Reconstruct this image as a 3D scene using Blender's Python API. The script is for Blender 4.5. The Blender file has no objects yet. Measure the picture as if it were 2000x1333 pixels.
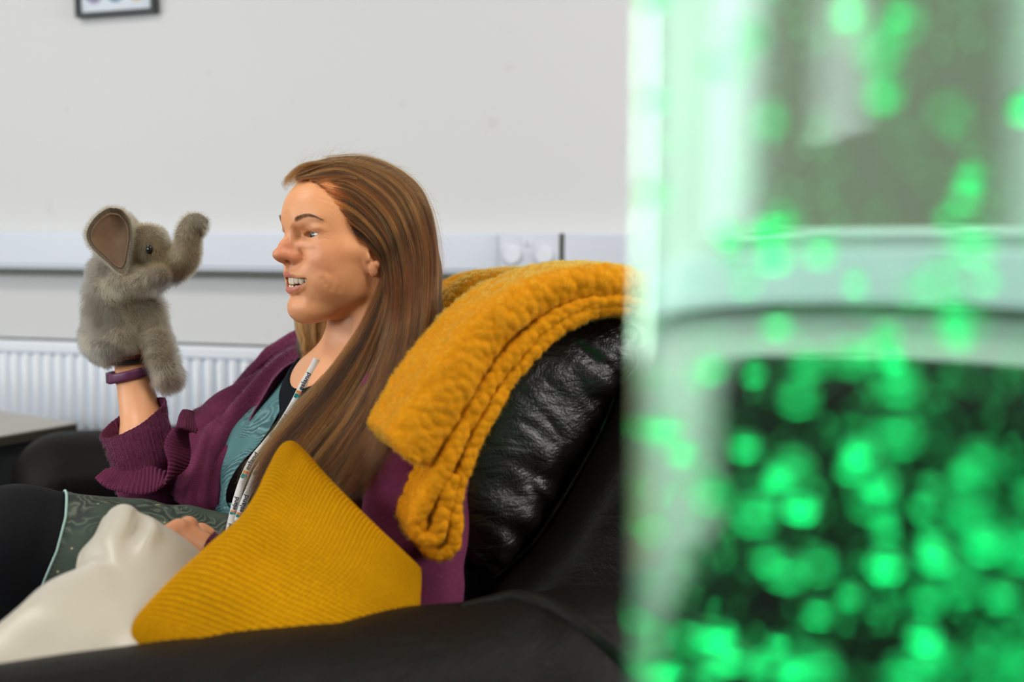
import bpy, bmesh, math, random
import numpy as np
from mathutils import Vector, Matrix, Euler
PI = math.pi
# ------------------------------------------------------------------ camera
scene = bpy.context.scene
CAM_Z = 1.05
FPX = 35.0 / 36.0 * 2000.0
cam_data = bpy.data.cameras.new('camera')
cam = bpy.data.objects.new('camera', cam_data)
scene.collection.objects.link(cam)
scene.camera = cam
cam_data.lens = 35.0
cam_data.sensor_width = 36.0
cam_data.clip_start = 0.02
CAM_R = Euler((math.radians(90 - 5.54), 0, 0)).to_matrix() @ Matrix.Rotation(math.radians(0.3), 3, 'Z')
cam.matrix_world = Matrix.Translation((0, 0, CAM_Z)) @ CAM_R.to_4x4()
cam_data.dof.use_dof = True
cam_data.dof.focus_distance = 1.33
cam_data.dof.aperture_fstop = 2.0
cam_data.dof.aperture_blades = 0
def P(px, py, d):
    """place a measured direction at a real distance d (metres in front of the camera)"""
    v = CAM_R @ Vector(((px - 1000.0) / FPX * d, -(py - 666.5) / FPX * d, -d))
    return Vector((v.x, v.y, v.z + CAM_Z))
# ------------------------------------------------------------------ light, exposure, room frame
scene.view_settings.view_transform = 'Standard'
scene.view_settings.look = 'None'
scene.view_settings.gamma = 1.0
scene.view_settings.use_curve_mapping = False
scene.view_settings.exposure = -0.28
cy = scene.cycles
cy.max_bounces = 10; cy.diffuse_bounces = 4; cy.glossy_bounces = 4; cy.transmission_bounces = 10
cy.transparent_max_bounces = 16; cy.sample_clamp_indirect = 6.0; cy.caustics_reflective = False
cy.caustics_refractive = False; cy.blur_glossy = 0.5
world = bpy.data.worlds.new('sky'); scene.world = world; world.use_nodes = True
world.node_tree.nodes['Background'].inputs[0].default_value = (0.80, 0.88, 1.0, 1)
world.node_tree.nodes['Background'].inputs[1].default_value = 1.2
RA = math.radians(13.0)
RU = Vector((math.cos(RA), -math.sin(RA), 0)); RV = Vector((math.sin(RA), math.cos(RA), 0))
RO = Vector((0, 2.33, 0))
def W(u, v, z): return RO + RU*u + RV*v + Vector((0, 0, z))
ROOM = Matrix(((RU.x, RV.x, 0, RO.x), (RU.y, RV.y, 0, RO.y), (0, 0, 1, 0), (0, 0, 0, 1)))
UL, UR, VB, ZC = -2.9, 2.5, -4.6, 2.6
# (name, centre u,v,z, facing, width, height, watts, colour)
def area(name, pos, facing, w, h, watts, col):
    ld = bpy.data.lights.new(name, 'AREA'); ld.shape = 'RECTANGLE'; ld.size = w; ld.size_y = h
    ld.energy = watts; ld.color = col
    o = bpy.data.objects.new(name, ld); scene.collection.objects.link(o)
    f = (RU*facing[0] + RV*facing[1] + Vector((0, 0, facing[2]))).normalized()
    o.rotation_euler = f.to_track_quat('-Z', 'Y').to_euler(); o.location = W(*pos)
    return o
WIN_L = (-3.5, -1.8, 0.95, 2.25)     # left wall: v0, v1, z0, z1
WIN_B = (-2.6, -1.0, 1.35, 2.45)     # wall behind the camera: u0, u1
WIN_R = ((-1.75, -1.15, 0.9, 2.2), (-0.95, -0.35, 0.9, 2.2))   # right wall, two tall panes
def sheet_light(name, v0, v1, z0, z1, wall, watts, col):
    c, z, w, h = (v0+v1)/2, (z0+z1)/2, v1-v0, z1-z0
    if wall == 'L': return area(name, (UL-.12, c, z), (1, 0, 0), w, h, watts, col)
    if wall == 'R': return area(name, (UR+.12, c, z), (-1, 0, 0), w, h, watts, col)
    return area(name, (c, VB-.12, z), (0, 1, 0), w, h, watts, col)
sheet_light('daylight_left', *WIN_L, 'L', 58, (0.93, 0.97, 1.0))
sheet_light('daylight_back', *WIN_B, 'B', 100, (0.96, 0.98, 1.0))
for k, q in enumerate(WIN_R): sheet_light('daylight_right', *q, 'R', 34, (1.0, 0.97, 0.92))
for k, q in enumerate(((-1.3, -1.6), (0.9, -1.6))):
    area('fill_panel_light', (q[0], q[1], ZC-.03), (0, 0, -1), .55, .55, 22, (1.0, 0.93, 0.84))  # added out-of-view lamps that fill the scene from above
# ------------------------------------------------------------------ helpers
COL = scene.collection
rng = np.random.default_rng(7)
def link(o, parent=None):
    COL.objects.link(o)
    if parent is not None: o.parent = parent
    return o
def meta(o, label=None, cat=None, group=None, kind=None):
    if label: o['label'] = label
    if cat: o['category'] = cat
    if group: o['group'] = group
    if kind: o['kind'] = kind
    return o
def empty(name, loc, label, cat, group=None):
    o = bpy.data.objects.new(name, None); COL.objects.link(o)
    o.location = loc; o.empty_display_size = 0.05
    EMPTY_LOC[o.name] = Vector(loc)
    return meta(o, label, cat, group)
EMPTY_LOC = {}
def mesh_np(name, V, F, m=None, parent=None, smooth=True, mats=None, midx=None):
    """mesh object from numpy arrays, vertices in WORLD space; parent keeps them in place"""
    V = np.asarray(V, dtype=np.float64); 
    off = Vector((0, 0, 0))
    if parent is not None: off = EMPTY_LOC.get(parent.name, Vector((0,0,0)))
    V = V - np.array(off)
    me = bpy.data.meshes.new(name)
    if isinstance(F, np.ndarray):
        n = F.shape[1]
        me.vertices.add(len(V)); me.vertices.foreach_set('co', V.astype(np.float32).ravel())
        me.loops.add(F.size); me.loops.foreach_set('vertex_index', F.astype(np.int32).ravel())
        me.polygons.add(len(F)); me.polygons.foreach_set('loop_start', (np.arange(len(F))*n).astype(np.int32))
        me.update(calc_edges=True); me.validate()
    else:
        me.from_pydata([tuple(v) for v in V], [], [tuple(f) for f in F])
        me.update()
    if smooth: me.polygons.foreach_set('use_smooth', np.ones(len(me.polygons), dtype=bool))
    for q in (mats or ([m] if m else [])): me.materials.append(q)
    if midx is not None: me.polygons.foreach_set('material_index', np.asarray(midx, dtype=np.int32))
    o = bpy.data.objects.new(name, me)
    link(o, parent)
    if parent is not None and parent.type != 'EMPTY':
        EMPTY_LOC[o.name] = off
        o.matrix_parent_inverse = Matrix.Identity(4)
    elif parent is not None: EMPTY_LOC[o.name] = off
    return o
def attr_col(o, name, C):
    a = o.data.attributes.new(name, 'FLOAT_COLOR', 'POINT')
    C = np.asarray(C, dtype=np.float32)
    if C.shape[1] == 3: C = np.concatenate([C, np.ones((len(C),1), np.float32)], 1)
    a.data.foreach_set('color', C.ravel())
def attr_uv(o, U):
    a = o.data.attributes.new('uvw', 'FLOAT_VECTOR', 'POINT')
    U = np.asarray(U, dtype=np.float32)
    if U.shape[1] == 2: U = np.concatenate([U, np.zeros((len(U),1), np.float32)], 1)
    a.data.foreach_set('vector', U.ravel())
def sstep(a, b, x):
    t = np.clip((x - a) / (b - a), 0, 1); return t*t*(3-2*t)
def srgb(r, g, b):
    f = lambda c: (c/255/12.92) if c/255 <= .04045 else ((c/255+.055)/1.055)**2.4
    return (f(r), f(g), f(b), 1.0)
# ---- materials
class NT:
    def __init__(s, name):
        s.m = bpy.data.materials.new(name); s.m.use_nodes = True
        s.t = s.m.node_tree; s.n = s.t.nodes; s.l = s.t.links
        s.b = s.n['Principled BSDF']; s.out = s.n['Material Output']
    def add(s, typ, **kw):
        nd = s.n.new(typ)
        for k, v in kw.items():
            if k.startswith('i_'):
                key = k[2:]; key = int(key) if key.isdigit() else key.replace('_', ' ')
                nd.inputs[key].default_value = v
            else: setattr(nd, k, v)
        return nd
    def lk(s, a, b): s.l.new(a, b)
    def coord(s, kind='Object'):
        return s.add('ShaderNodeTexCoord').outputs[kind]
    def attr(s, name, out='Vector'):
        return s.add('ShaderNodeAttribute', attribute_name=name).outputs[out]
    def mapping(s, vec, scale=(1,1,1), rot=(0,0,0), loc=(0,0,0)):
        mp = s.add('ShaderNodeMapping'); mp.inputs['Scale'].default_value = scale
        mp.inputs['Rotation'].default_value = rot; mp.inputs['Location'].default_value = loc
        s.lk(vec, mp.inputs['Vector']); return mp.outputs[0]
    def noise(s, vec, scale=5, detail=4, rough=.5, dist=0):
        nd = s.add('ShaderNodeTexNoise'); nd.inputs['Scale'].default_value = scale
        nd.inputs['Detail'].default_value = detail; nd.inputs['Roughness'].default_value = rough
        nd.inputs['Distortion'].default_value = dist
        s.lk(vec, nd.inputs['Vector']); return nd.outputs['Fac']
    def vor(s, vec, scale=50, feature='F1', rand=1):
        nd = s.add('ShaderNodeTexVoronoi'); nd.feature = feature
        nd.inputs['Scale'].default_value = scale; nd.inputs['Randomness'].default_value = rand
        s.lk(vec, nd.inputs['Vector']); return nd.outputs['Distance']
    def ramp(s, fac, stops):
        nd = s.add('ShaderNodeValToRGB'); e = nd.color_ramp.elements
        while len(e) < len(stops): e.new(.5)
        for q, (p, c) in zip(e, stops): q.position = p; q.color = c
        s.lk(fac, nd.inputs[0]); return nd.outputs[0]
    def math(s, op, a, b=None, c=None):
        nd = s.add('ShaderNodeMath', operation=op)
        for i, v in enumerate((a, b, c)):
            if v is None: continue
            if isinstance(v, (int, float)): nd.inputs[i].default_value = v
            else: s.lk(v, nd.inputs[i])
        return nd.outputs[0]
    def mix(s, fac, a, b, blend='MIX'):
        nd = s.add('ShaderNodeMix', data_type='RGBA', blend_type=blend)
        for i, v in ((0, fac), (6, a), (7, b)):
            if isinstance(v, (int, float)): nd.inputs[i].default_value = v
            elif isinstance(v, tuple): nd.inputs[i].default_value = v
            else: s.lk(v, nd.inputs[i])
        return nd.outputs[2]
    def bump(s, h, dist=.001, strength=1, normal=None):
        nd = s.add('ShaderNodeBump'); nd.inputs['Strength'].default_value = strength
        nd.inputs['Distance'].default_value = dist; s.lk(h, nd.inputs['Height'])
        if normal is not None: s.lk(normal, nd.inputs['Normal'])
        return nd.outputs[0]
    def set(s, **kw):
        for k, v in kw.items():
            key = k.replace('_', ' ')
            inp = s.b.inputs[key]
            if isinstance(v, bpy.types.NodeSocket): s.lk(v, inp)
            else: inp.default_value = v
        return s
def plain(name, col, rough=.6, metal=0, spec=.5, **kw):
    t = NT(name); t.set(Base_Color=col, Roughness=rough, Metallic=metal)
    t.b.inputs['Specular IOR Level'].default_value = spec
    t.set(**kw)
    return t.m
# ---- signed distance fields on a grid, and surface nets
class Field:
    def __init__(s, lo, hi, h):
        s.lo = np.array(lo, float); s.h = h
        s.n = np.ceil((np.array(hi, float) - s.lo) / h).astype(int) + 1
        s.ax = [np.float32(s.lo[i]) + np.arange(s.n[i], dtype=np.float32) * np.float32(h) for i in range(3)]
        s.v = np.full(tuple(s.n), 1.0, np.float32)
    def sub(s, lo, hi, pad=0.0):
        sl = []
        for i in range(3):
            a = max(0, int(math.floor((lo[i] - pad - s.lo[i]) / s.h))); b = min(s.n[i], int(math.ceil((hi[i] + pad - s.lo[i]) / s.h)) + 1)
            if b <= a: return None
            sl.append(slice(a, b))
        X = s.ax[0][sl[0]][:, None, None]; Y = s.ax[1][sl[1]][None, :, None]; Z = s.ax[2][sl[2]][None, None, :]
        return tuple(sl), X, Y, Z
    def add(s, prim, k=0.0, cut=False, pad=None):
        f, lo, hi = prim
        r = s.sub(lo, hi, (k*2.2 + 3*s.h) if pad is None else pad)
        if r is None: return
        sl, X, Y, Z = r
        d = f(X, Y, Z).astype(np.float32)
        cur = s.v[sl]
        if cut:
            a, b = -cur, d
            if k > 0:
                hh = np.maximum(k - np.abs(a - b), 0) / k
                s.v[sl] = -(np.minimum(a, b) - hh*hh*k*.25)
            else: s.v[sl] = -np.minimum(a, b)
        else:
            if k > 0:
                hh = np.maximum(k - np.abs(cur - d), 0) / k
                s.v[sl] = np.minimum(cur, d) - hh*hh*k*.25
            else: s.v[sl] = np.minimum(cur, d)
    def disp(s, f, lo, hi):
        r = s.sub(lo, hi)
        if r is None: return
        sl, X, Y, Z = r
        s.v[sl] += f(X, Y, Z).astype(np.float32)
    def groove(s, pts, w, a):
        """gaussian crease (a>0 carves, a<0 raises) along a polyline"""
        pts = [np.array(p, float) for p in pts]
        lo = np.min(pts, 0) - 3*w; hi = np.max(pts, 0) + 3*w
        def f(X, Y, Z):
            best = None
            for p, q in zip(pts[:-1], pts[1:]):
                d = seg_d(X, Y, Z, p, q)[0]
                best = d if best is None else np.minimum(best, d)
            return a * np.exp(-(best / w)**2)
        s.disp(f, lo, hi)
    def mesh(s):
        v = s.v; nx, ny, nz = v.shape
        ins = v < 0
        c = np.zeros((nx-1, ny-1, nz-1), np.uint8)
        for dx in (0, 1):
            for dy in (0, 1):
                for dz in (0, 1):
                    c += ins[dx:nx-1+dx, dy:ny-1+dy, dz:nz-1+dz]
        act = (c > 0) & (c < 8)
        idx = np.argwhere(act)
        ids = np.full(act.shape, -1, np.int64); ids[act] = np.arange(len(idx))
        pos = np.zeros((len(idx), 3)); cnt = np.zeros(len(idx))
        I, J, K = idx.T
        for ax in range(3):
            o1, o2 = [q for q in range(3) if q != ax]
            for a in (0, 1):
                for b in (0, 1):
                    off = [0, 0, 0]; off[o1] = a; off[o2] = b
                    v0 = v[I+off[0], J+off[1], K+off[2]]
                    off2 = list(off); off2[ax] = 1
                    v1 = v[I+off2[0], J+off2[1], K+off2[2]]
                    m = (v0 < 0) != (v1 < 0)
                    t = np.where(m, v0 / np.where(m, v0 - v1, 1), 0)
                    p = np.zeros((len(idx), 3)); p[:, o1] = a; p[:, o2] = b; p[:, ax] = t
                    pos += p * m[:, None]; cnt += m
        pos = (pos / cnt[:, None] + idx) * s.h + s.lo
        quads = []
        for ax in range(3):
            o1, o2 = [(1, 2), (2, 0), (0, 1)][ax]
            sl0 = [slice(None)]*3; sl1 = [slice(None)]*3
            sl0[ax] = slice(0, -1); sl1[ax] = slice(1, None)
            e = ins[tuple(sl0)] != ins[tuple(sl1)]
            E = np.argwhere(e)
            ok = (E[:, o1] > 0) & (E[:, o2] > 0) & (E[:, o1] < v.shape[o1]-1) & (E[:, o2] < v.shape[o2]-1)
            E = E[ok]
            def cid(d1, d2):
                q = E.copy(); q[:, o1] -= d1; q[:, o2] -= d2
                return ids[q[:, 0], q[:, 1], q[:, 2]]
            Q = np.stack([cid(1, 1), cid(0, 1), cid(0, 0), cid(1, 0)], 1)
            fl = ~ins[E[:, 0], E[:, 1], E[:, 2]]
            Q[fl] = Q[fl][:, ::-1]
            quads.append(Q)
        F = np.concatenate(quads)
        F = F[(F >= 0).all(1)]
        return pos, F
def seg_d(X, Y, Z, a, b):
    a = np.asarray(a, float); b = np.asarray(b, float); ab = b - a; L2 = float(ab @ ab) + 1e-12
    t = np.clip(((X-a[0])*ab[0] + (Y-a[1])*ab[1] + (Z-a[2])*ab[2]) / L2, 0, 1)
    d = np.sqrt((X-a[0]-t*ab[0])**2 + (Y-a[1]-t*ab[1])**2 + (Z-a[2]-t*ab[2])**2)
    return d, t
def cone(a, b, ra, rb=None):
    rb = ra if rb is None else rb
    a = np.array(a, float); b = np.array(b, float); R = max(ra, rb)
    def f(X, Y, Z):
        d, t = seg_d(X, Y, Z, a, b)
        return d - (ra + (rb-ra)*t)
    return f, np.minimum(a, b)-R, np.maximum(a, b)+R
def ell(c, r, rot=None):
    """ellipsoid; rot = 3x3 (columns are its axes)"""
    c = np.array(c, float); r = np.array(r, float)
    R = np.eye(3) if rot is None else np.array(rot, float)
    ext = np.sqrt(((R * r)**2).sum(1))
    def f(X, Y, Z):
        x, y, z = X-c[0], Y-c[1], Z-c[2]
        u = (x*R[0,0]+y*R[1,0]+z*R[2,0])/r[0]; v = (x*R[0,1]+y*R[1,1]+z*R[2,1])/r[1]; w = (x*R[0,2]+y*R[1,2]+z*R[2,2])/r[2]
        k0 = np.sqrt(u*u+v*v+w*w) + 1e-9
        k1 = np.sqrt((u/r[0])**2+(v/r[1])**2+(w/r[2])**2) + 1e-9
        return k0*(k0-1)/k1
    return f, c-ext, c+ext
def rotm(rx=0, ry=0, rz=0):
    return np.array(Euler((math.radians(rx), math.radians(ry), math.radians(rz))).to_matrix())
def chain(F, pts, rad, k=0.0, cut=False):
    for i in range(len(pts)-1): F.add(cone(pts[i], pts[i+1], rad[i], rad[i+1]), k, cut)
def poly2(px, py, pts):
    """signed distance to a 2-D polygon, vectorised"""
    pts = np.asarray(pts, float); d = np.full(np.broadcast(px, py).shape, 1e9); s = np.ones(d.shape)
    n = len(pts)
    for i in range(n):
        a = pts[i]; b = pts[i-1]; e = b-a; wx = px-a[0]; wy = py-a[1]
        t = np.clip((wx*e[0]+wy*e[1])/(e@e+1e-12), 0, 1)
        d = np.minimum(d, (wx-e[0]*t)**2+(wy-e[1]*t)**2)
        c1 = py >= a[1]; c2 = py < b[1]; c3 = e[0]*wy > e[1]*wx
        flip = (c1 & c2 & c3) | (~c1 & ~c2 & ~c3)
        s = np.where(flip, -s, s)
    return s*np.sqrt(d)
# ---- value noise on numpy points
def vnoise(p, seed=0):
    p = np.asarray(p, float); i = np.floor(p).astype(np.int64); f = p - i; f = f*f*(3-2*f)
    def hsh(a, b, c):
        h = (a*374761393 + b*668265263 + c*2147483647 + seed*974711) & 0x7fffffff
        h = ((h ^ (h >> 13)) * 1274126177) & 0x7fffffff
        return ((h ^ (h >> 16)) & 0xffff) / 65535.0
    r = 0
    for dx in (0, 1):
        for dy in (0, 1):
            for dz in (0, 1):
                w = (f[..., 0] if dx else 1-f[..., 0])*(f[..., 1] if dy else 1-f[..., 1])*(f[..., 2] if dz else 1-f[..., 2])
                r = r + w*hsh(i[..., 0]+dx, i[..., 1]+dy, i[..., 2]+dz)
    return r*2-1
def fbm(p, seed=0, octv=3):
    p = np.asarray(p, float)
    return sum(vnoise(p*2**o, seed+o)*.5**o for o in range(octv))
# ---- catmull-rom
def cr(P_, n):
    """resample control points (m,k) to n points through a Catmull-Rom spline"""
    P_ = np.asarray(P_, float); m = len(P_)
    u = np.linspace(0, m-1, n) if np.isscalar(n) else np.asarray(n)*(m-1)
    i = np.clip(np.floor(u).astype(int), 0, m-2); t = (u-i)[:, None]
    sh = (len(u),)+(1,)*(P_.ndim-1); t = (u-i).reshape(sh)
    g = lambda k: np.where(np.reshape((k < 0), sh), 2*P_[0]-P_[1], np.where(np.reshape((k > m-1), sh), 2*P_[-1]-P_[-2], P_[np.clip(k, 0, m-1)]))
    p0, p1, p2, p3 = g(i-1), P_[i], P_[i+1], g(i+2)
    return .5*((2*p1)+(-p0+p2)*t+(2*p0-5*p1+4*p2-p3)*t*t+(-p0+3*p1-3*p2+p3)*t**3)
def PP(pts):
    return np.array([tuple(P(*q)) for q in pts])
def gridfaces(nu, nv, cu=False, cv=False):
    a, b = np.meshgrid(np.arange(nu if cu else nu-1), np.arange(nv if cv else nv-1), indexing='ij')
    a = a.ravel(); b = b.ravel(); a1 = (a+1) % nu; b1 = (b+1) % nv
    return np.stack([a*nv+b, a1*nv+b, a1*nv+b1, a*nv+b1], 1)
def gridnorm(G, cu=False, cv=False):
    if cu: du = np.roll(G, -1, 0)-np.roll(G, 1, 0)
    else: du = np.gradient(G, axis=0)
    if cv: dv = np.roll(G, -1, 1)-np.roll(G, 1, 1)
    else: dv = np.gradient(G, axis=1)
    N = np.cross(du, dv); return N/(np.linalg.norm(N, axis=-1, keepdims=True)+1e-12)
def sheet(name, rows, nu, nv, m, parent=None, thick=.003, dispf=None, px=True):
    """cloth sheet through a net of control points; closed slab of real thickness, with rounded rim"""
    C = np.array([[tuple(P(*q)) if px else tuple(q) for q in r] for r in rows])
    G = cr(C, nu); G = cr(G.transpose(1, 0, 2), nv).transpose(1, 0, 2)
    U, V = np.meshgrid(np.linspace(0, 1, nu), np.linspace(0, 1, nv), indexing='ij')
    N = gridnorm(G)
    cd = G - np.array((0, 0, CAM_Z))
    if (N*cd).sum() > 0: N = -N          # front side = the side with the fold heights
    if dispf is not None: G = G + N*dispf(U, V, G)[..., None]
    N2 = gridnorm(G); N2 = np.where((N2*N).sum(-1, keepdims=True) < 0, -N2, N2)
    e = np.minimum(np.minimum(U, 1-U)*nu, np.minimum(V, 1-V)*nv); r = np.sqrt(np.clip(e/2.0, .05, 1))
    A = G + N2*(thick*.5*r)[..., None]; B = G - N2*(thick*.5*r)[..., None]
    n = nu*nv; Fa = gridfaces(nu, nv); Fb = Fa[:, ::-1] + n
    rim = [(i, 0) for i in range(nu)] + [(nu-1, j) for j in range(1, nv)] + [(i, nv-1) for i in range(nu-2, -1, -1)] + [(0, j) for j in range(nv-2, 0, -1)]
    ix = np.array([i*nv+j for i, j in rim]); nx = np.roll(ix, -1)
    Fr = np.stack([nx, ix, ix+n, nx+n], 1)
    o = mesh_np(name, np.concatenate([A.reshape(-1, 3), B.reshape(-1, 3)]), np.concatenate([Fa, Fb, Fr]), m, parent)
    uv = np.stack([U.ravel(), V.ravel()], 1)
    attr_uv(o, np.concatenate([uv, uv]))
    return o, G, N2
def fixnormals(o):
    bm = bmesh.new(); bm.from_mesh(o.data); bmesh.ops.recalc_face_normals(bm, faces=bm.faces); bm.to_mesh(o.data); bm.free()
def tube_np(path, rad, ns=12, cap=True, flat=1.0, up=(0, 0, 1)):
    """tube round a path; rad per point; returns V, F"""
    path = np.asarray(path, float); n = len(path); rad = np.broadcast_to(rad, (n,))
    T = np.gradient(path, axis=0); T /= np.linalg.norm(T, axis=1, keepdims=True)+1e-12
    nrm = np.cross(T[0], up); 
    if np.linalg.norm(nrm) < 1e-3: nrm = np.cross(T[0], (1, 0, 0))
    Ns = []
    for t in T:
        nrm = nrm - t*(nrm@t); nrm /= np.linalg.norm(nrm); Ns.append(nrm.copy())
    Ns = np.array(Ns); Bs = np.cross(T, Ns)
    a = np.linspace(0, 2*PI, ns, endpoint=False)
    V = path[:, None]+(Ns[:, None]*np.cos(a)[None, :, None]+Bs[:, None]*flat*np.sin(a)[None, :, None])*rad[:, None, None]
    F = gridfaces(n, ns, cv=True); V = V.reshape(-1, 3)
    if cap:
        V = np.concatenate([V, path[:1], path[-1:]]); c0 = n*ns; j = np.arange(ns); j1 = (j+1) % ns
        F = np.concatenate([F, np.stack([j, j1, np.full(ns, c0), np.full(ns, c0)], 1), np.stack([(n-1)*ns+j1, (n-1)*ns+j, np.full(ns, c0+1), np.full(ns, c0+1)], 1)])
        F = [tuple(dict.fromkeys(f)) for f in F.tolist()]
    return V, F
def box(name, lo, hi, m, parent=None, bev=.003, xf=None, kind=None):
    bm = bmesh.new(); bmesh.ops.create_cube(bm, size=1)
    lo = Vector(lo); hi = Vector(hi)
    for v in bm.verts:
        v.co = Vector(((lo[i]+hi[i])/2 + v.co[i]*(hi[i]-lo[i]) for i in range(3)))
    if bev > 0: bmesh.ops.bevel(bm, geom=bm.edges[:], offset=bev, segments=2, affect='EDGES', profile=.5)
    off = EMPTY_LOC.get(parent.name, Vector((0, 0, 0))) if parent is not None else Vector((0, 0, 0))
    for v in bm.verts: v.co = (xf @ v.co if xf is not None else v.co) - off
    me = bpy.data.meshes.new(name); bm.to_mesh(me); bm.free()
    if m: me.materials.append(m)
    o = bpy.data.objects.new(name, me); link(o, parent)
    if parent is not None: EMPTY_LOC[o.name] = off
    if kind: o['kind'] = kind
    return o
def join_np(parts):
    Vs, Fs, n = [], [], 0
    for V, F in parts:
        Vs.append(np.asarray(V)); F = F.tolist() if isinstance(F, np.ndarray) else F
        Fs += [tuple(i+n for i in f) for f in F]; n += len(V)
    return np.concatenate(Vs), Fs
def hair_obj(name, strands, radius, m, parent=None, colors=None, tip=.35):
    """real strands: strands (n,k,3) world space"""
    S = np.asarray(strands, np.float32); n, k, _ = S.shape
    off = EMPTY_LOC.get(parent.name, Vector((0, 0, 0))) if parent is not None else Vector((0, 0, 0))
    hc = bpy.data.hair_curves.new(name); hc.add_curves([k]*n)
    hc.attributes['position'].data.foreach_set('vector', (S - np.array(off, np.float32)).ravel())
    R = np.broadcast_to(np.asarray(radius, np.float32).reshape(-1, 1), (n, k)) * np.linspace(1, tip, k, dtype=np.float32)[None]
    ra = hc.attributes.get('radius') or hc.attributes.new('radius', 'FLOAT', 'POINT')
    ra.data.foreach_set('value', np.ascontiguousarray(R, np.float32).ravel())
    if colors is not None:
        a = hc.attributes.new('tint', 'FLOAT_COLOR', 'CURVE')
        C = np.concatenate([np.asarray(colors, np.float32), np.ones((n, 1), np.float32)], 1)
        a.data.foreach_set('color', C.ravel())
    hc.materials.append(m)
    o = bpy.data.objects.new(name, hc); link(o, parent)
    return o
def surf_pts(V, F, n, seed=1):
    """random points on a quad mesh: positions and normals"""
    r = np.random.default_rng(seed)
    A, B, C_, D = (V[F[:, i]] for i in range(4))
    N = np.cross(C_-A, D-B); ar = np.linalg.norm(N, axis=1)
    i = r.choice(len(F), n, p=ar/ar.sum())
    u, v = r.random((2, n, 1))
    p = (A[i]*(1-u)+B[i]*u)*(1-v)+(D[i]*(1-u)+C_[i]*u)*v
    return p, N[i]/(ar[i][:, None]+1e-12)
# ------------------------------------------------------------------ room shell
def wall_mat():
    t = NT('painted_wall'); c = t.coord('Object')
    n = t.noise(c, 1.4, 3, .6); n2 = t.noise(c, 9, 3, .6)
    scuff = t.math('GREATER_THAN', t.math('MULTIPLY', t.noise(c, 6.5, 2, .5), t.noise(c, 22, 2, .5)), .425)
    col = t.mix(t.math('MULTIPLY', n, .5), (.64, .645, .64, 1), (.60, .605, .60, 1))
    col = t.mix(t.math('MULTIPLY', scuff, .10), col, (.35, .28, .25, 1))
    t.set(Base_Color=col, Roughness=.75, Normal=t.bump(n2, .0006, .3))
    return t.m
M_WALL = wall_mat()
M_CEIL = plain('fill_cut_ceiling', (.42, .42, .41, 1), .9)  # unseen ceiling toned down to cut the bounced fill
M_WSIDE = plain('fill_cut_wall', (.30, .29, .28, 1), .85)  # unseen walls darkened to cut the bounced fill
def floor_mat():
    t = NT('carpet'); c = t.coord('Object'); n = t.noise(c, 160, 3, .7)
    t.set(Base_Color=t.mix(n, (.11, .12, .12, 1), (.22, .23, .22, 1)), Roughness=.95, Normal=t.bump(n, .003, .6)); return t.m
M_FLOOR = floor_mat()
def slab(name, a, b, m, kind='structure'):
    return box(name, a, b, m, None, 0, ROOM, kind)
slab('floor', (UL-.2, VB-.2, -.1), (UR+.2, .2, 0), M_FLOOR)
slab('ceiling', (UL-.2, VB-.2, ZC), (UR+.2, .2, ZC+.1), M_CEIL)
slab('wall_back', (UL-.2, 0, 0), (UR+.2, .2, ZC), M_WALL)
def holed(name, axis, at, lo, hi, holes, m):
    """wall slab with window openings, one mesh"""
    parts = []
    ys = [lo] + [q for h in holes for q in (h[0], h[1])] + [hi]
    def bx(a0, a1, z0, z1):
        if a1-a0 < 1e-4 or z1-z0 < 1e-4: return
        t0, t1 = at
        L, H = ((t0, a0, z0), (t1, a1, z1)) if axis == 'u' else ((a0, t0, z0), (a1, t1, z1))
        c = [(x, y, z) for x in (L[0], H[0]) for y in (L[1], H[1]) for z in (L[2], H[2])]
        parts.append((np.array([tuple(ROOM @ Vector(q)) for q in c]), [(0, 1, 3, 2), (4, 6, 7, 5), (0, 4, 5, 1), (2, 3, 7, 6), (0, 2, 6, 4), (1, 5, 7, 3)]))
    for i in range(0, len(ys)-1, 2): bx(ys[i], ys[i+1], 0, ZC)
    for h in holes: bx(h[0], h[1], 0, h[2]); bx(h[0], h[1], h[3], ZC)
    V, F = join_np(parts)
    o = mesh_np(name, V, F, m, None, smooth=False); o['kind'] = 'structure'; return o
holed('wall_left', 'u', (UL-.2, UL), VB, 0, [WIN_L], M_WSIDE)
holed('wall_right', 'u', (UR, UR+.2), VB, 0, WIN_R, M_WALL)
holed('wall_front', 'v', (VB-.2, VB), UL, UR, [WIN_B], M_WSIDE)
M_UPVC = plain('white_window_plastic', (.8, .8, .8, 1), .35)
def win(n, wall, h, cols):
    parts = []
    def fr(a0, a1, z0, z1):
        if wall == 'L': L, H = (UL-.10, a0, z0), (UL-.04, a1, z1)
        elif wall == 'R': L, H = (UR+.04, a0, z0), (UR+.10, a1, z1)
        else: L, H = (a0, VB-.10, z0), (a1, VB-.04, z1)
        c = [(x, y, z) for x in (L[0], H[0]) for y in (L[1], H[1]) for z in (L[2], H[2])]
        parts.append((np.array([tuple(ROOM @ Vector(q)) for q in c]), [(0, 1, 3, 2), (4, 6, 7, 5), (0, 4, 5, 1), (2, 3, 7, 6), (0, 2, 6, 4), (1, 5, 7, 3)]))
    a0, a1, z0, z1 = h; w = .045
    fr(a0, a1, z0, z0+w); fr(a0, a1, z1-w, z1)
    for k in range(cols+1):
        x = a0 + (a1-a0-w)*k/cols; fr(x, x+w, z0, z1)
    V, F = join_np(parts)
    o = mesh_np('window_%d' % n, V, F, M_UPVC, None, smooth=False); o['kind'] = 'structure'
win(1, 'L', WIN_L, 3); win(2, 'B', WIN_B, 2); win(3, 'R', WIN_R[0], 1); win(4, 'R', WIN_R[1], 1)
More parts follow.
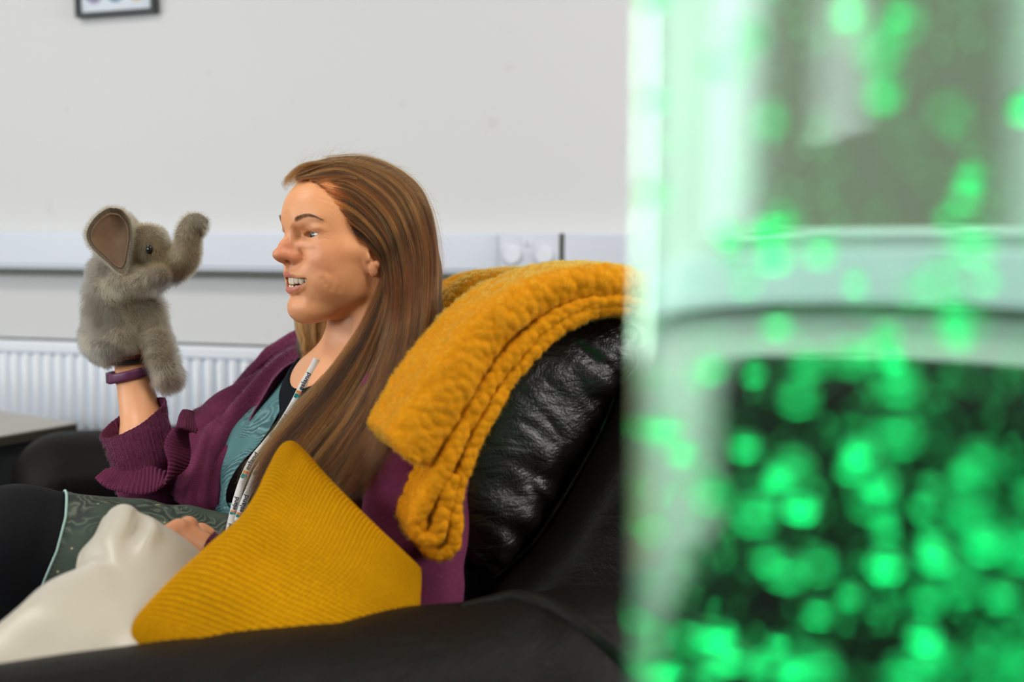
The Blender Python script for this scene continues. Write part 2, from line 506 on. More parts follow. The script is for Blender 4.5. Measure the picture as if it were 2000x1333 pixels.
# ---- dado trunking with a double socket
M_TRUNK = plain('white_plastic', (.62, .66, .73, 1), .35)
M_GAP_SHADE = plain('gap_and_shadow', (.10, .11, .09, 1), .8)
def wallu(px, py, v=0.0):
    """room coordinates (u,z) where the view through px,py meets the plane v"""
    C = Vector((0, 0, CAM_Z)); r = P(px, py, 1) - C
    t = ((RO - C).dot(RV) + v)/r.dot(RV); q = C + r*t - RO
    return q.dot(RU), q.z
TZ1 = wallu(550, 453, -.05)[1]; TZ0 = wallu(550, 531, -.05)[1]
su0 = wallu(975, 500, -.055)[0]; su1 = wallu(1092, 500, -.055)[0]
su2 = wallu(1100, 500, -.055)[0]
tr = empty('cable_trunking', W(su0, -.025, TZ0), 'white plastic cable trunking running along the wall behind the chair', 'cable trunking')
def rb(name, a, b, m, par, bev=.002): return box(name, a, b, m, par, bev, ROOM)
rb('trunking_body', (UL+.01, -.049, TZ0), (UR-.01, -.002, TZ1), M_TRUNK, tr, .003)
rb('cover_strip', (UL+.01, -.0535, TZ0+.010), (su0-.002, -.0485, TZ1-.004), M_TRUNK, tr, .0015)
rb('cover_strip', (su2+.002, -.0535, TZ0+.010), (UR-.01, -.0485, TZ1-.004), M_TRUNK, tr, .0015)
rb('painted_shadow', (UL+.01, -.046, TZ0-.010), (UR-.01, -.002, TZ0-.0002), M_GAP_SHADE, tr, 0)  # dark strip paints the shadow line under the trunking
rb('end_gap', (su1+.0005, -.0545, TZ0+.008), (su2+.001, -.049, TZ1-.002), M_GAP_SHADE, tr, 0)
sk = empty('double_wall_socket', W((su0+su1)/2, -.055, TZ0+.006), 'white double socket plate set in the wall trunking above the blanket', 'socket')
M_SOCK = plain('socket_plastic', (.62, .655, .72, 1), .3)
M_PLUG = plain('socket_blank_plug', (.70, .735, .80, 1), .35)
rb('socket_plate', (su0, -.0615, TZ0+.010), (su1, -.0538, TZ1-.004), M_SOCK, sk, .002)
sw = su1-su0; zc = (TZ0+TZ1)/2
for k, f in enumerate((.235, .77)):
    bm = bmesh.new(); bmesh.ops.create_cone(bm, cap_ends=True, segments=40, radius1=.0205, radius2=.019, depth=.010)
    bmesh.ops.bevel(bm, geom=[e for e in bm.edges if e.calc_face_angle(0) > .5], offset=.0015, segments=2, affect='EDGES')
    off = EMPTY_LOC[sk.name]
    R_ = Matrix.Rotation(PI/2, 4, 'X')
    for vtx in bm.verts: vtx.co = ROOM @ ((R_ @ vtx.co) + Vector((su0+sw*f, -.0665, zc-.004))) - off
    me = bpy.data.meshes.new('blanking_plug'); bm.to_mesh(me); bm.free(); me.materials.append(M_PLUG)
    o = bpy.data.objects.new('blanking_plug', me); link(o, sk)
for f in (.44, .53):
    rb('rocker_switch', (su0+sw*(f-.035), -.0655, TZ1-.030), (su0+sw*(f+.035), -.0610, TZ1-.014), M_PLUG, sk, .001)
# ---- radiator
M_RAD = plain('radiator_enamel', (.76, .80, .86, 1), .35)
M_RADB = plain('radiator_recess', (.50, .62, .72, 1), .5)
RZ1 = wallu(250, 672, -.11)[1]; RZF = wallu(250, 697, -.11)[1]; RZ0 = wallu(170, 838, -.11)[1]
rad = empty('radiator', W(-1.0, -.08, RZ0), 'white ribbed panel radiator low on the wall behind the elephant puppet', 'radiator')
ru0, ru1 = UL+.35, wallu(640, 700, -.11)[0]
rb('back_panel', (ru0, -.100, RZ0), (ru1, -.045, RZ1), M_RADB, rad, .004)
rb('top_grille', (ru0, -.112, RZF), (ru1, -.040, RZ1), M_RAD, rad, .006)
uA = wallu(12, 760, -.12)[0]; uB = wallu(230, 760, -.12)[0]; pit = (uB-uA)/10
k = 0; nf = int((ru1-uA)/pit); fins = []
# pressed front panel: one sheet whose cross-section carries every rib
U_ = []; 
k0 = -int((uA-ru0)/pit)+1
for k in range(k0, nf):
    for (a, dep) in ((0, 0), (.14, 0), (.26, .014), (.74, .014), (.86, 0)):
        U_.append((uA+(k+a)*pit, dep))
U_ = np.array(U_)
zz = np.array([RZ0-.004, RZ0+.008, RZF-.010, RZF+.001]); dd = np.array([.2, 1, 1, .2])
G = np.array([[tuple(W(u, -.100-dep*s_, z)) for z, s_ in zip(zz, dd)] for u, dep in U_])
Vf = G.reshape(-1, 3)
mesh_np('ribbed_front', Vf, gridfaces(len(U_), 4), M_RAD, rad, smooth=False)
# bracket pipe under radiator
V, F = tube_np([tuple(W(ru1-.06, -.075, .02)), tuple(W(ru1-.06, -.075, RZ0+.02))], .009)
mesh_np('feed_pipe', V, F, M_RAD, rad)
V, F = tube_np([tuple(W(ru0+.06, -.075, .02)), tuple(W(ru0+.06, -.075, RZ0+.02))], .009)
mesh_np('feed_pipe', V, F, M_RAD, rad)
# ---- framed picture
fu0, fz0 = wallu(148, 35, -.02); fu1, fz1 = wallu(303, 24, -.02)
fzb = (fz0+fz1)/2; ang = math.atan2(fz1-fz0, fu1-fu0)
fr = empty('framed_picture', W((fu0+fu1)/2, -.012, fzb), 'small black framed print of purple, blue and orange circles on white, high on the wall', 'picture')
FX = Matrix.Translation(W(fu0, 0, fz0)) @ ROOM.to_3x3().to_4x4() @ Matrix.Rotation(-ang, 4, 'Y')
fw_ = math.hypot(fu1-fu0, fz1-fz0); fh_ = fw_*1.0
M_FR = plain('black_frame_wood', (.012, .015, .018, 1), .4)
M_PAPER = plain('print_paper', (.60, .66, .72, 1), .6)
b_ = .011
for lo, hi in (((0, -.024, 0), (fw_, -.004, b_)), ((0, -.024, fh_-b_), (fw_, -.004, fh_)), ((0, -.024, b_), (b_, -.004, fh_-b_)), ((fw_-b_, -.024, b_), (fw_, -.004, fh_-b_))):
    box('frame_rail', lo, hi, M_FR, fr, .0015, FX)
pr = box('print', (b_, -.012, b_), (fw_-b_, -.005, fh_-b_), M_PAPER, fr, 0, FX)
cols_ = [(.25, .23, .36, 1), (.13, .25, .37, 1), (.62, .36, .14, 1), (.30, .42, .25, 1), (.50, .18, .22, 1), (.20, .33, .42, 1)]
iw = fw_-2*b_
for r_ in range(2):
    for c_ in range(3):
        bm = bmesh.new(); bmesh.ops.create_cone(bm, cap_ends=True, segments=32, radius1=iw*.125, radius2=iw*.125, depth=.0008)
        ctr = Vector((b_+iw*(.19+.30*c_), -.0125, b_+iw*(.235+.33*r_)))
        for vtx in bm.verts: vtx.co = FX @ ((Matrix.Rotation(PI/2, 4, 'X') @ vtx.co) + ctr) - EMPTY_LOC[fr.name]
        me = bpy.data.meshes.new('printed_circle'); bm.to_mesh(me); bm.free(); me.materials.append(plain('circle_ink', cols_[r_*3+c_], .6))
        o = bpy.data.objects.new('printed_circle', me); link(o, pr)
# ---- added fill panels on the unseen ceiling, and skirting
M_LP = plain('fill_panel_diffuser', (.9, .9, .9, 1), .5)
for q in ((-1.3, -1.6), (0.9, -1.6)):
    e = empty('fill_panel', W(q[0], q[1], ZC), 'added unseen square fill panel on the ceiling above the %s of the room' % ('left side' if q[0] < 0 else 'right side'), 'fill panel')
    for lo, hi in (((-.3, -.3), (.3, -.28)), ((-.3, .28), (.3, .3)), ((-.3, -.28), (-.28, .28)), ((.28, -.28), (.3, .28))):
        rb('fill_panel_frame', (q[0]+lo[0], q[1]+lo[1], ZC-.025), (q[0]+hi[0], q[1]+hi[1], ZC), M_UPVC, e, .001)
    rb('fill_diffuser', (q[0]-.28, q[1]-.28, ZC-.012), (q[0]+.28, q[1]+.28, ZC-.004), M_LP, e, 0)
slab('baseboard_back', (UL, -.018, 0), (UR, 0, .12), M_UPVC)
# ---- table at the left
def wood():
    t = NT('pale_table_top'); c = t.mapping(t.coord('Object'), (2, 14, 14))
    n = t.noise(c, 3, 4, .6)
    t.set(Base_Color=t.mix(n, (.33, .31, .27, 1), (.44, .42, .37, 1)), Roughness=.35); return t.m
M_TT = wood()
M_TF = plain('dark_table_frame', (.035, .038, .042, 1), .45)
M_TE = plain('table_edge', (.05, .042, .03, 1), .5)
# top corner seen at the right, edges running back and towards the viewer
zt = P(150, 826, 2.13).z
C0 = P(152, 826, 2.13); 
def onz(px, py, z):
    C = Vector((0, 0, CAM_Z)); r = P(px, py, 1)-C; t = (z-CAM_Z)/r.z; return C+r*t
A0 = onz(-60, 862, zt); B0 = onz(0, 812, zt)
e1 = (A0-C0); e1.z = 0; e1.normalize()
e2 = Vector((-e1.y, e1.x, 0)); 
if e2.y < 0: e2 = -e2
L1, L2 = 1.05, .32
TX = Matrix(((e1.x, e2.x, 0, C0.x), (e1.y, e2.y, 0, C0.y), (0, 0, 1, 0), (0, 0, 0, 1)))
tb = empty('side_table', (C0.x+e1.x*.55+e2.x*.25, C0.y+e1.y*.55+e2.y*.25, 0), 'low table with pale top and dark frame at the left edge beside the radiator', 'table')
box('table_top', (0, 0, zt-.004), (L1, L2, zt), M_TT, tb, .001, TX)
box('edge_band', (.001, .001, zt-.022), (L1-.001, L2-.001, zt-.0045), M_TE, tb, .001, TX)
box('apron', (.09, .03, zt-.12), (L1-.09, .05, zt-.023), M_TF, tb, .001, TX)
box('apron', (.09, L2-.05, zt-.12), (L1-.09, L2-.03, zt-.023), M_TF, tb, .001, TX)
box('lower_shelf', (.09, .03, zt-.235), (L1-.09, L2-.03, zt-.20), M_TF, tb, .002, TX)
box('shelf_front', (.09, .025, zt-.30), (L1-.09, .029, zt-.150), M_TF, tb, .001, TX)
for a in (.055, L1-.09):
    for b in (.03, L2-.065):
        box('leg', (a, b, 0), (a+.035, b+.035, zt-.023), M_TF, tb, .002, TX)
# ------------------------------------------------------------------ the woman: head
PSI = math.radians(41)
HC = P(680, 490, 1.372)
HF = Vector((-math.cos(PSI), -math.sin(PSI), 0)); HL = Vector((math.sin(PSI), -math.cos(PSI), 0))
HM = np.array([tuple(HF), tuple(HL), (0, 0, 1)])          # rows: local axes
def h2w(V): return np.asarray(V) @ HM + np.array(HC)
person = empty('person', (HC.x+.05, HC.y, .40), 'woman with long brown hair in a purple cardigan, smiling at a hand puppet', 'person')
mm = .001
def e_(c, r, rot=None): return ell(np.array(c)*mm, np.array(r)*mm, rot)
def c_(a, b, ra, rb=None): return cone(np.array(a)*mm, np.array(b)*mm, ra*mm, (rb if rb is not None else ra)*mm)
def both(fn):
    for s in (1, -1): fn(s)
EYE = lambda s: np.array((62.5, 30.2*s, 20.6))
def snap_l(F, f, z, s):
    i = int(round((f*mm-F.lo[0])/F.h)); k = int(round((z*mm-F.lo[2])/F.h)); col = F.v[i, :, k]
    j = np.nonzero(col < 0)[0]; y = F.ax[1][j]
    return np.array((f*mm, y.max() if s > 0 else y.min(), z*mm))
def snap_f(F, l, z):
    j = int(round((l*mm-F.lo[1])/F.h)); k = int(round((z*mm-F.lo[2])/F.h)); col = F.v[:, j, k]
    return np.array((F.ax[0][np.nonzero(col < 0)[0]].max(), l*mm, z*mm))
BROWS = {}
def build_head(h=.0011):
    F = Field((-.060, -.084, -.150), (.120, .084, .125), h)
    # skull, forehead, face mass
    F.add(e_((-8, 0, 36), (97, 71, 79)))
    F.add(e_((33, 0, 52), (54, 56, 44)), .02)
    F.add(e_((8, 0, 8), (78, 63, 56)), .016)
    F.add(e_((12, 0, -34), (73, 48, 50)), .016)
    F.add(e_((46, 0, -76), (36, 32, 18)), .014)
    # jaw
    def jaw(s):
        F.add(c_((-6, 50*s, -22), (16, 43*s, -54), 10, 9), .02)
        F.add(c_((16, 43*s, -54), (64, 12*s, -79), 9, 11.5), .022)
        F.add(c_((34, 42*s, -10), (24, 40*s, -44), 12, 9), .02)
        F.add(e_((50, 37*s, -30), (22, 12, 20)), .018)
        F.add(e_((58, 31*s, -42), (15, 10, 18)), .020)
        F.add(e_((34, 43*s, -34), (24, 10, 24)), .020)
        F.add(e_((52, 40*s, -3), (20, 15, 17)), .016)                        # cheekbone
        F.add(e_((64, 31*s, -14), (14, 12, 13)), .014)                       # smiling cheek
        F.add(c_((40, 52*s, 6), (4, 62*s, 0), 6, 5), .02)                     # zygomatic arch
        F.add(c_((78.5, 13*s, 40), (65, 38*s, 43), 7.5, 7), .014)                # brow ridge
    both(jaw)
    F.add(e_((72.5, 0, -75), (16, 19, 16)), .014)                                # chin
    F.add(e_((70, 0, -31), (23.5, 27, 17)), .014)                             # muzzle
    F.add(e_((68, 0, -54), (15.0, 24, 13)), .012)
    F.add(e_((78.5, 0, 40), (12, 15, 13)), .014)                                # glabella
    # eye sockets
    both(lambda s: F.add(e_((86.5, 31*s, 20), (13.0, 15.0, 10.0)), .007, cut=True))
    both(lambda s: F.add(e_((91, 14.5*s, 21), (11, 3.4, 8)), .008, cut=True))
    # nose
    F.add(c_((79.5, 0, 32), (82, 0, 22), 6.5, 6.0), .010)
    F.add(c_((83, 0, 22), (96.5, 0, 7.5), 6.0, 6.2), .010)
    F.add(c_((96.5, 0, 7.5), (103.8, 0, -3.8), 5.8, 7.4), .006)
    F.add(c_((78, 0, 14), (85, 0, -6), 8.5, 12.2), .012)
    F.add(e_((105.2, 0, -5.4), (7.8, 7.2, 6.2)), .006)
    def ala(s):
        F.add(e_((86.0, 11.2*s, -8.0), (9.5, 5.6, 6.8)), .006)
        F.add(c_((102, 4*s, -5), (89, 9.0*s, -8.0), 5.6, 5.2), .006)
        F.add(c_((98, 4*s, -9), (89, 9*s, -13), 3.4, 3.2), .004)
    both(ala)
    F.add(c_((103, 0, -10), (92, 0, -17.5), 3.6, 4.0), .005)
    both(lambda s: F.add(e_((95.0, 6.6*s, -14.5), (5.6, 2.7, 4.5)), .002, cut=True))
    both(lambda s: F.groove([np.array(q)*mm for q in ((84, 18.5*s, 0), (78, 19.5*s, -8), (80, 17*s, -15))], .0026, .0016))
    # philtrum, mouth corner pull
    F.groove([(.0975, 0, -.019), (.0955, 0, -.027)], .003, .0010)
    both(lambda s: F.groove([(.0975, .0045*s, -.019), (.0965, .005*s, -.027)], .002, -.0006))
    # lips (a wide smile)
    U = [(69.5, 28), (77, 23.5), (83.5, 16.5), (89, 8), (90.6, 0)]
    uz = [-35.0, -33.6, -32.0, -30.2, -30.4]; lz = [-36.5, -41.5, -47.3, -51.2, -52.4]
    for s in (1, -1):
        up = [np.array((a+1.0-1.8*(1-b/28), b*s, z))*mm for (a, b), z in zip(U, uz)]
        lo = [np.array((a-1-4.6*(1-b/28), b*s, z))*mm for (a, b), z in zip(U, lz)]
        chain(F, up, [q*mm for q in (2.2, 3.0, 3.8, 4.4, 4.0)], .004)
        chain(F, lo, [q*mm for q in (2.2, 3.2, 4.4, 5.4, 5.6)], .004)
    # mouth opening
    for s in (1, -1):
        mid = [np.array((a+1.5, b*s, z))*mm for (a, b), z in zip([(70.5, 27.2), (77, 23.5), (83.5, 16.5), (89, 8), (91, 0)], [-35.8, -37.6, -39.8, -41.0, -41.6])]
        hh = [.9, 3.0, 4.8, 6.0, 6.5]
        for k in range(4):
            for q in np.linspace(0, 1, 8):
                m = mid[k]*(1-q)+mid[k+1]*q; hq = hh[k]*(1-q)+hh[k+1]*q
                F.add(e_((m/mm)-np.array((4, -1.0*s if k < 2 else 0, 0)), (10, 4.2, hq)), .0012, cut=True)
    F.add(e_((68, 0, -41), (20.5, 20, 7.5)), .001, cut=True)
    # eyelids
    for s in (1, -1):
        c = EYE(s)
        F.add(e_(c, (13.5, 14.4, 13.3)), .0050)
        F.add(c_(c+np.array((4.0, -13*s, -1)), c+np.array((4, -16*s, 0)), 4.2, 4.2), .005)      # inner corner
        F.add(e_(c+np.array((4.5, 3*s, 9.4)), (11.0, 16, 5.6)), .006)        # upper lid fold
        F.add(e_(c+np.array((5, 0, -12.5)), (8, 13, 4)), .007)                # soft lower lid
        yc, zc_ = c[1]*mm, c[2]*mm
        def slit(X, Y, Z, s=s, yc=yc, zc_=zc_):
            y = (Y - yc)*s                      # + = outwards
            t = np.clip((y + .0145)/.029, 0, 1)
            base = zc_ + .0005 + .0012*(t-.5)
            top = base + .0046*np.sin(np.pi*np.power(t, .85)); bot = base - .0034*np.sin(np.pi*np.power(t, 1.1))
            d = np.maximum(np.maximum(Z-top, bot-Z), np.maximum(y-.0138, -.0128-y))
            return np.maximum(d, .057-X)
        F.add((slit, np.array((.057, yc-.016, zc_-.008)), np.array((.090, yc+.016, zc_+.009))), .0006, cut=True, pad=.002)
        F.add(e_(c+np.array((6.4, -12.6*s, -.6)), (1.6, 1.6, 1.8)), .0005)
        F.groove([c*mm+np.array(q)*mm for q in ((13, -9*s, 7.0), (14.0, 0, 8.2), (9.5, 9*s, 7.0), (3, 16*s, 2.5))], .0012, .0012)   # crease
        F.groove([c*mm+np.array(q)*mm for q in ((11, -10*s, -8), (12, 0, -10.5), (6, 12*s, -8.5))], .0016, .0009)
        for q in ((2, 20, 2, -8, 30, 6), (2, 20, -1, -8, 31, 0), (3, 19, -4, -6, 30, -7)):
            F.groove([c*mm+np.array((q[0], q[1]*s, q[2]))*mm, c*mm+np.array((q[3], q[4]*s, q[5]))*mm], .0011, .0009)
        # smile lines
        sn = lambda pts: [snap_l(F, f_, z_, s) for f_, z_ in cr(np.array(pts, float), 12)]
        F.groove(sn([(64, -27), (60.5, -31), (57.5, -39), (58.5, -49)]), .0038, .0008)
        F.groove(sn([(57, -28), (53.5, -33), (48.5, -41), (47, -51)]), .0040, .0006)
        F.groove(sn([(84, -9), (79, -17), (73, -24)]), .0050, .0004)
        F.groove(sn([(69, -37), (65.5, -43)]), .0034, .0007)
    F.groove([(.082, -.014, -.0605), (.0835, 0, -.062), (.082, .014, -.0605)], .006, .0010)
    for z, a in ((66, .0006), (75, .0006), (58, .0005), (50, .0003)):
        F.groove([(.070, -.040, (z+2)*mm), (.094-(z-60)*.0003, 0, z*mm), (.070, .040, (z+2)*mm), (.058, .055, (z-3)*mm)], .0012, a)
    # ears
    for s in (1, -1):
        o = np.array((9, -4*s, 1))
        R = rotm(0, -12, 0)
        F.add(e_(o+np.array((-6, 68*s, -2)), (15, 5, 28), R), .006)
        ep = cr(np.array([(4, 71, 4), (4, 72, 16), (-3, 75, 25), (-13, 77, 27), (-21, 78, 20), (-23, 78, 6), (-18, 76, -8), (-11, 74, -20)], float), 26)
        chain(F, [(np.array((a, b*s, z))+o)*mm for a, b, z in ep], [2.5*mm]*26, .002)
        F.add(e_(o+np.array((-4.5, 73.0*s, -26)), (6.0, 3.6, 9.5)), .004)
        F.add(e_(o+np.array((-5, 76*s, -5)), (8, 5, 11)), .003, cut=True)
        F.add(e_(o+np.array((3.5, 72*s, -10)), (3.2, 3.6, 5.5)), .003)
        F.add(e_(o+np.array((-9, 75*s, -18)), (4.5, 3.0, 4.5)), .003)
    # neck
    F.add(c_((-22, 0, -30), (-32, 0, -165), 50, 52), .012)
    both(lambda s: F.add(c_((-16, 60*s, -30), (10, 18*s, -165), 9, 9), .016))
    for s in (1, -1): BROWS[s] = np.array([snap_f(F, l_*s, z_) for l_, z_ in ((15, 37.5), (19, 39.5), (24, 42), (30, 44.5), (37, 45.8), (44, 44.8), (49, 42))])
    return F.mesh()
HV, HFc = build_head()
def head_tint(V):
    """skin colour regions (own colour of lips, cheeks, nose)"""
    f, l, z = V.T/mm; al = np.abs(l)
    base = np.array((.74, .345, .155)); C = np.tile(base, (len(V), 1))
    def put(mask, col): C[:] = C*(1-mask[:, None]) + np.array(col)*mask[:, None]
    g = lambda cf, cl, cz, r: np.exp(-(((f-cf)**2+(al-cl)**2+(z-cz)**2)/r**2))
    put(.60*g(60, 42, -10, 24), (.66, .24, .13))
    put(.80*g(100, 0, -4, 21), (.54, .165, .10)); put(.45*g(88, 13, -9, 8), (.52, .15, .10))
    put(.30*g(62, 36, 30, 12), (.58, .29, .21)); put(.35*g(68, 38, 29, 7), (.55, .28, .24))
    put(.25*g(70, 24, 14, 10), (.55, .28, .20))
    put(.35*g(-2, 74, -25, 18), (.66, .26, .18))
    put(.25*g(82, 0, -80, 16), (.64, .28, .18))
    # lips: distance to the lip centre lines
    U = [(69.5, 28), (77, 23.5), (83.5, 16.5), (89, 8), (90.6, 0)]
    uz = [-35.5, -34.6, -33.2, -31.4, -31.6]; lz = [-36.5, -41.0, -46.2, -49.8, -51.0]
    def dl(zs, da):
        best = np.full(len(V), 1e9)
        for k in range(4):
            a = np.array((U[k][0]+da, U[k][1], zs[k])); b = np.array((U[k+1][0]+da, U[k+1][1], zs[k+1]))
            best = np.minimum(best, seg_d(f, al, z, a, b)[0])
        return best
    t = np.clip(1-al/30, 0, 1)
    mu = sstep(1, -.6, dl(uz, 1.5)-(2.9+2.2*t)); ml = sstep(1, -.6, dl(lz, .5)-(2.6+3.6*t))
    m = np.maximum(mu, ml)
    put(m*.9, (.46, .115, .105))
    inner = (f < 80-al*.45) & (z > -51+al*.45) & (z < -32) & (al < 24) & (f > 42)
    put(inner*1.0, (.10, .02, .015))
    return C
def skin_mat():
    t = NT('skin'); c = t.coord('Object')
    v = t.attr('tint', 'Color'); n = t.noise(c, 60, 3, .6); n2 = t.noise(c, 900, 2, .6); n3 = t.vor(c, 260)
    fre = t.math('LESS_THAN', t.vor(c, 95), .055)
    col = t.mix(t.math('MULTIPLY', n, .30), v, (.62, .23, .09, 1))
    col = t.mix(t.math('MULTIPLY', fre, .35), col, (.30, .12, .06, 1))
    h = t.math('ADD', n2, t.math('MULTIPLY', n3, .8))
    t.set(Base_Color=col, Roughness=.42, Normal=t.bump(h, .0003, .35), Subsurface_Weight=.18)
    t.b.inputs['Subsurface Radius'].default_value = (1.0, .35, .15); t.b.inputs['Subsurface Scale'].default_value = .006
    t.b.inputs['Specular IOR Level'].default_value = .42
    return t.m
M_SKIN = skin_mat()
# eyes
def eye_mat():
    t = NT('eyeball'); at = t.add('ShaderNodeAttribute', attribute_name='er').outputs['Fac']
    n = t.noise(t.coord('Object'), 700, 3, .6)
    iris = t.mix(n, (.055, .065, .05, 1), (.16, .17, .13, 1))
    col = t.ramp(at, [(0, (0, 0, 0, 1)), (.18, (0, 0, 0, 1)), (.2, (1, 1, 1, 1))])
    k = t.mix(col, (.004, .004, .004, 1), iris)
    rim = t.ramp(at, [(.43, (0, 0, 0, 1)), (.50, (1, 1, 1, 1))])
    k2 = t.mix(rim, k, (.62, .54, .50, 1))
    t.set(Base_Color=k2, Roughness=.06); return t.m
M_EYE = eye_mat()
GAZE = np.array((math.cos(math.radians(4)), -math.sin(math.radians(10))*1.0, -.03))
def build_eye(s):
    c = EYE(s)*mm; r = 12.35*mm
    g = np.array((1.0, .10, -.05)); g /= np.linalg.norm(g)
    nu, nv = 40, 48
    a = np.linspace(0, PI, nu); b = np.linspace(0, 2*PI, nv, endpoint=False)
    x = np.cross(g, (0, 0, 1)); x /= np.linalg.norm(x); y = np.cross(x, g)
    A, B = np.meshgrid(a, b, indexing='ij')
    cornea = np.exp(-(A/.42)**4)*.75*mm
    rr = r + cornea
    V = (g*np.cos(A)[..., None] + (x*np.cos(B)[..., None]+y*np.sin(B)[..., None])*np.sin(A)[..., None])*rr[..., None]
    V = c + V*np.stack([np.ones_like(A), 1+.17*sstep(.45, 1.3, A), np.ones_like(A)], -1)
    o = mesh_np('eyeball', h2w(V.reshape(-1, 3)), gridfaces(nu, nv, cv=True), M_EYE, person)
    at = o.data.attributes.new('er', 'FLOAT', 'POINT'); at.data.foreach_set('value', (A/1.0).ravel().astype(np.float32))
    return o
for s in (1, -1): build_eye(s)
# teeth
M_TOOTH = plain('tooth_enamel', (.74, .65, .48, 1), .22, Subsurface_Weight=.15, Subsurface_Scale=.002)
M_GUM = plain('gum', (.42, .12, .10, 1), .35)
def teeth():
    parts = []
    arc = lambda ang: np.array((48.3+38.5*math.cos(ang), 25.0*math.sin(ang)))
    def tooth(ang, z0, z1, w, dep, skew=0):
        p = arc(ang); tdir = np.array((-38.5*math.sin(ang), 25.5*math.cos(ang))); tdir /= np.linalg.norm(tdir)
        nd = np.array((tdir[1], -tdir[0])); nd = nd if nd[0] > 0 or p[1]*nd[1] > 0 else -nd
        nu, nv = 16, 20; V = []
        for i in range(nu+1):
            phi = -PI/2 + PI*i/nu; sz = np.sign(math.sin(phi))*abs(math.sin(phi))**.55; cz = abs(math.cos(phi))**.55
            for j in range(nv):
                th = 2*PI*j/nv
                a = np.sign(math.cos(th))*abs(math.cos(th))**.7*cz; b = np.sign(math.sin(th))*abs(math.sin(th))**.7*cz
                tap = 1-.18*(sz if z1 > z0 else -sz)
                q = p + tdir*(a*w/2*tap) + nd*(b*dep/2)
                V.append((q[0], q[1], (z0+z1)/2 + sz*abs(z1-z0)/2))
        V = np.array(V)*mm
        parts.append((h2w(V), gridfaces(nu+1, nv, cv=True)))
    for s in (1, -1):
        for a, w, l in ((.13, 8.0, 10.6), (.375, 6.8, 9.6), (.60, 7.2, 10.4), (.83, 6.8, 8.8), (1.06, 6.6, 8.0), (1.29, 6.8, 7.4), (1.5, 7.5, 7)):
            tooth(a*s, -33.5, -34.0-l+.8*(a > .6), w*1.12, 5.5)
        for a, w, l in ((.12, 5.2, 9), (.37, 5.4, 9), (.62, 5.6, 9.4), (.86, 6, 9), (1.1, 6.2, 8)):
            tooth(a*s*.95, -55.0+l*.0, -45.6, w, 5.0)
    V, F = join_np(parts)
    return mesh_np('teeth', V, F, M_TOOTH, person)
teeth()
gp = [np.array((44.5+38.0*math.cos(a), 25*math.sin(a), -31.8))*mm for a in np.linspace(-1.5, 1.5, 30)]
V, F = tube_np(h2w(np.array(gp)), .0040, 10); mesh_np('gum', V, F, M_GUM, person)

def hair_mat(name, base_attr='tint', rough=.42, ior=1.42):
    t = NT(name); v = t.attr(base_attr, 'Color')
    t.n.remove(t.b); h = t.add('ShaderNodeBsdfHairPrincipled')
    try: h.model = 'CHIANG'
    except Exception: pass
    h.parametrization = 'COLOR'
    t.lk(v, h.inputs['Color']); h.inputs['Roughness'].default_value = rough
    h.inputs['Radial Roughness'].default_value = .5
    if 'Coat' in h.inputs: h.inputs['Coat'].default_value = 0
    h.inputs['IOR'].default_value = ior
    t.lk(h.outputs[0], t.out.inputs['Surface']); return t.m
M_HAIR = hair_mat('hair_strands_brown')
def face_hair():
    r = np.random.default_rng(3)
    for s in (1, -1):
        B = BROWS[s]; n = 480
        u = r.random(n); base = cr(B, u); nxt = cr(B, np.clip(u+.05, 0, 1)); tan = nxt-base; tan /= np.linalg.norm(tan, axis=1, keepdims=True)+1e-9
        w = (.0036*np.sin(np.pi*np.clip(u*.72+.28, 0, 1))**.8)
        up = np.array((0., 0, 1))
        off = (r.random(n)-.5)*2*w
        root = base + up*off[:, None] + np.array((.0002, 0, 0))*1.0
        out = np.array((.6, .45*s, 0))
        d = tan*.8 + up*(.75*(1-u)**1.5-.25)[:, None]*1.0 - up*(off/w*.35)[:, None] + out*.22 + r.normal(0, .08, (n, 3))
        d /= np.linalg.norm(d, axis=1, keepdims=True)
        L = .0075*(.7+.5*r.random(n))
        t = np.linspace(0, 1, 5)
        S = root[:, None] + d[:, None]*(L[:, None]*t)[..., None] + tan[:, None]*((L[:, None]*.35)*t**2)[..., None]
        hair_obj('eyebrow', h2w(S), .000070, M_HAIR, person, np.tile((.05, .032, .022), (n, 1)))
        # lashes
        c = EYE(s)*mm; n = 64; k = np.linspace(.10, .99, n)
        y = -.0135+.028*k
        top = .0005+.0012*(k-.5)+.0046*np.sin(np.pi*k**.85)
        x = np.sqrt(np.clip(.0139**2-y**2-top**2, 0, 1))
        root = c + np.stack([x, y*s, top], 1)
        d = np.stack([np.full(n, .9), y*s/.0139*.9, np.full(n, -.05)], 1); d /= np.linalg.norm(d, axis=1, keepdims=True)
        t = np.linspace(0, 1, 5)
        d = d+r.normal(0, .10, (n, 3)); S = root[:, None]+d[:, None]*(.0062*t)[None, :, None]+np.array((0, 0, .0040))*(t**2)[None, :, None]
        hair_obj('eyelashes', h2w(S), .00007, M_HAIR, person, np.tile((.03, .02, .015), (n, 1)))
face_hair()
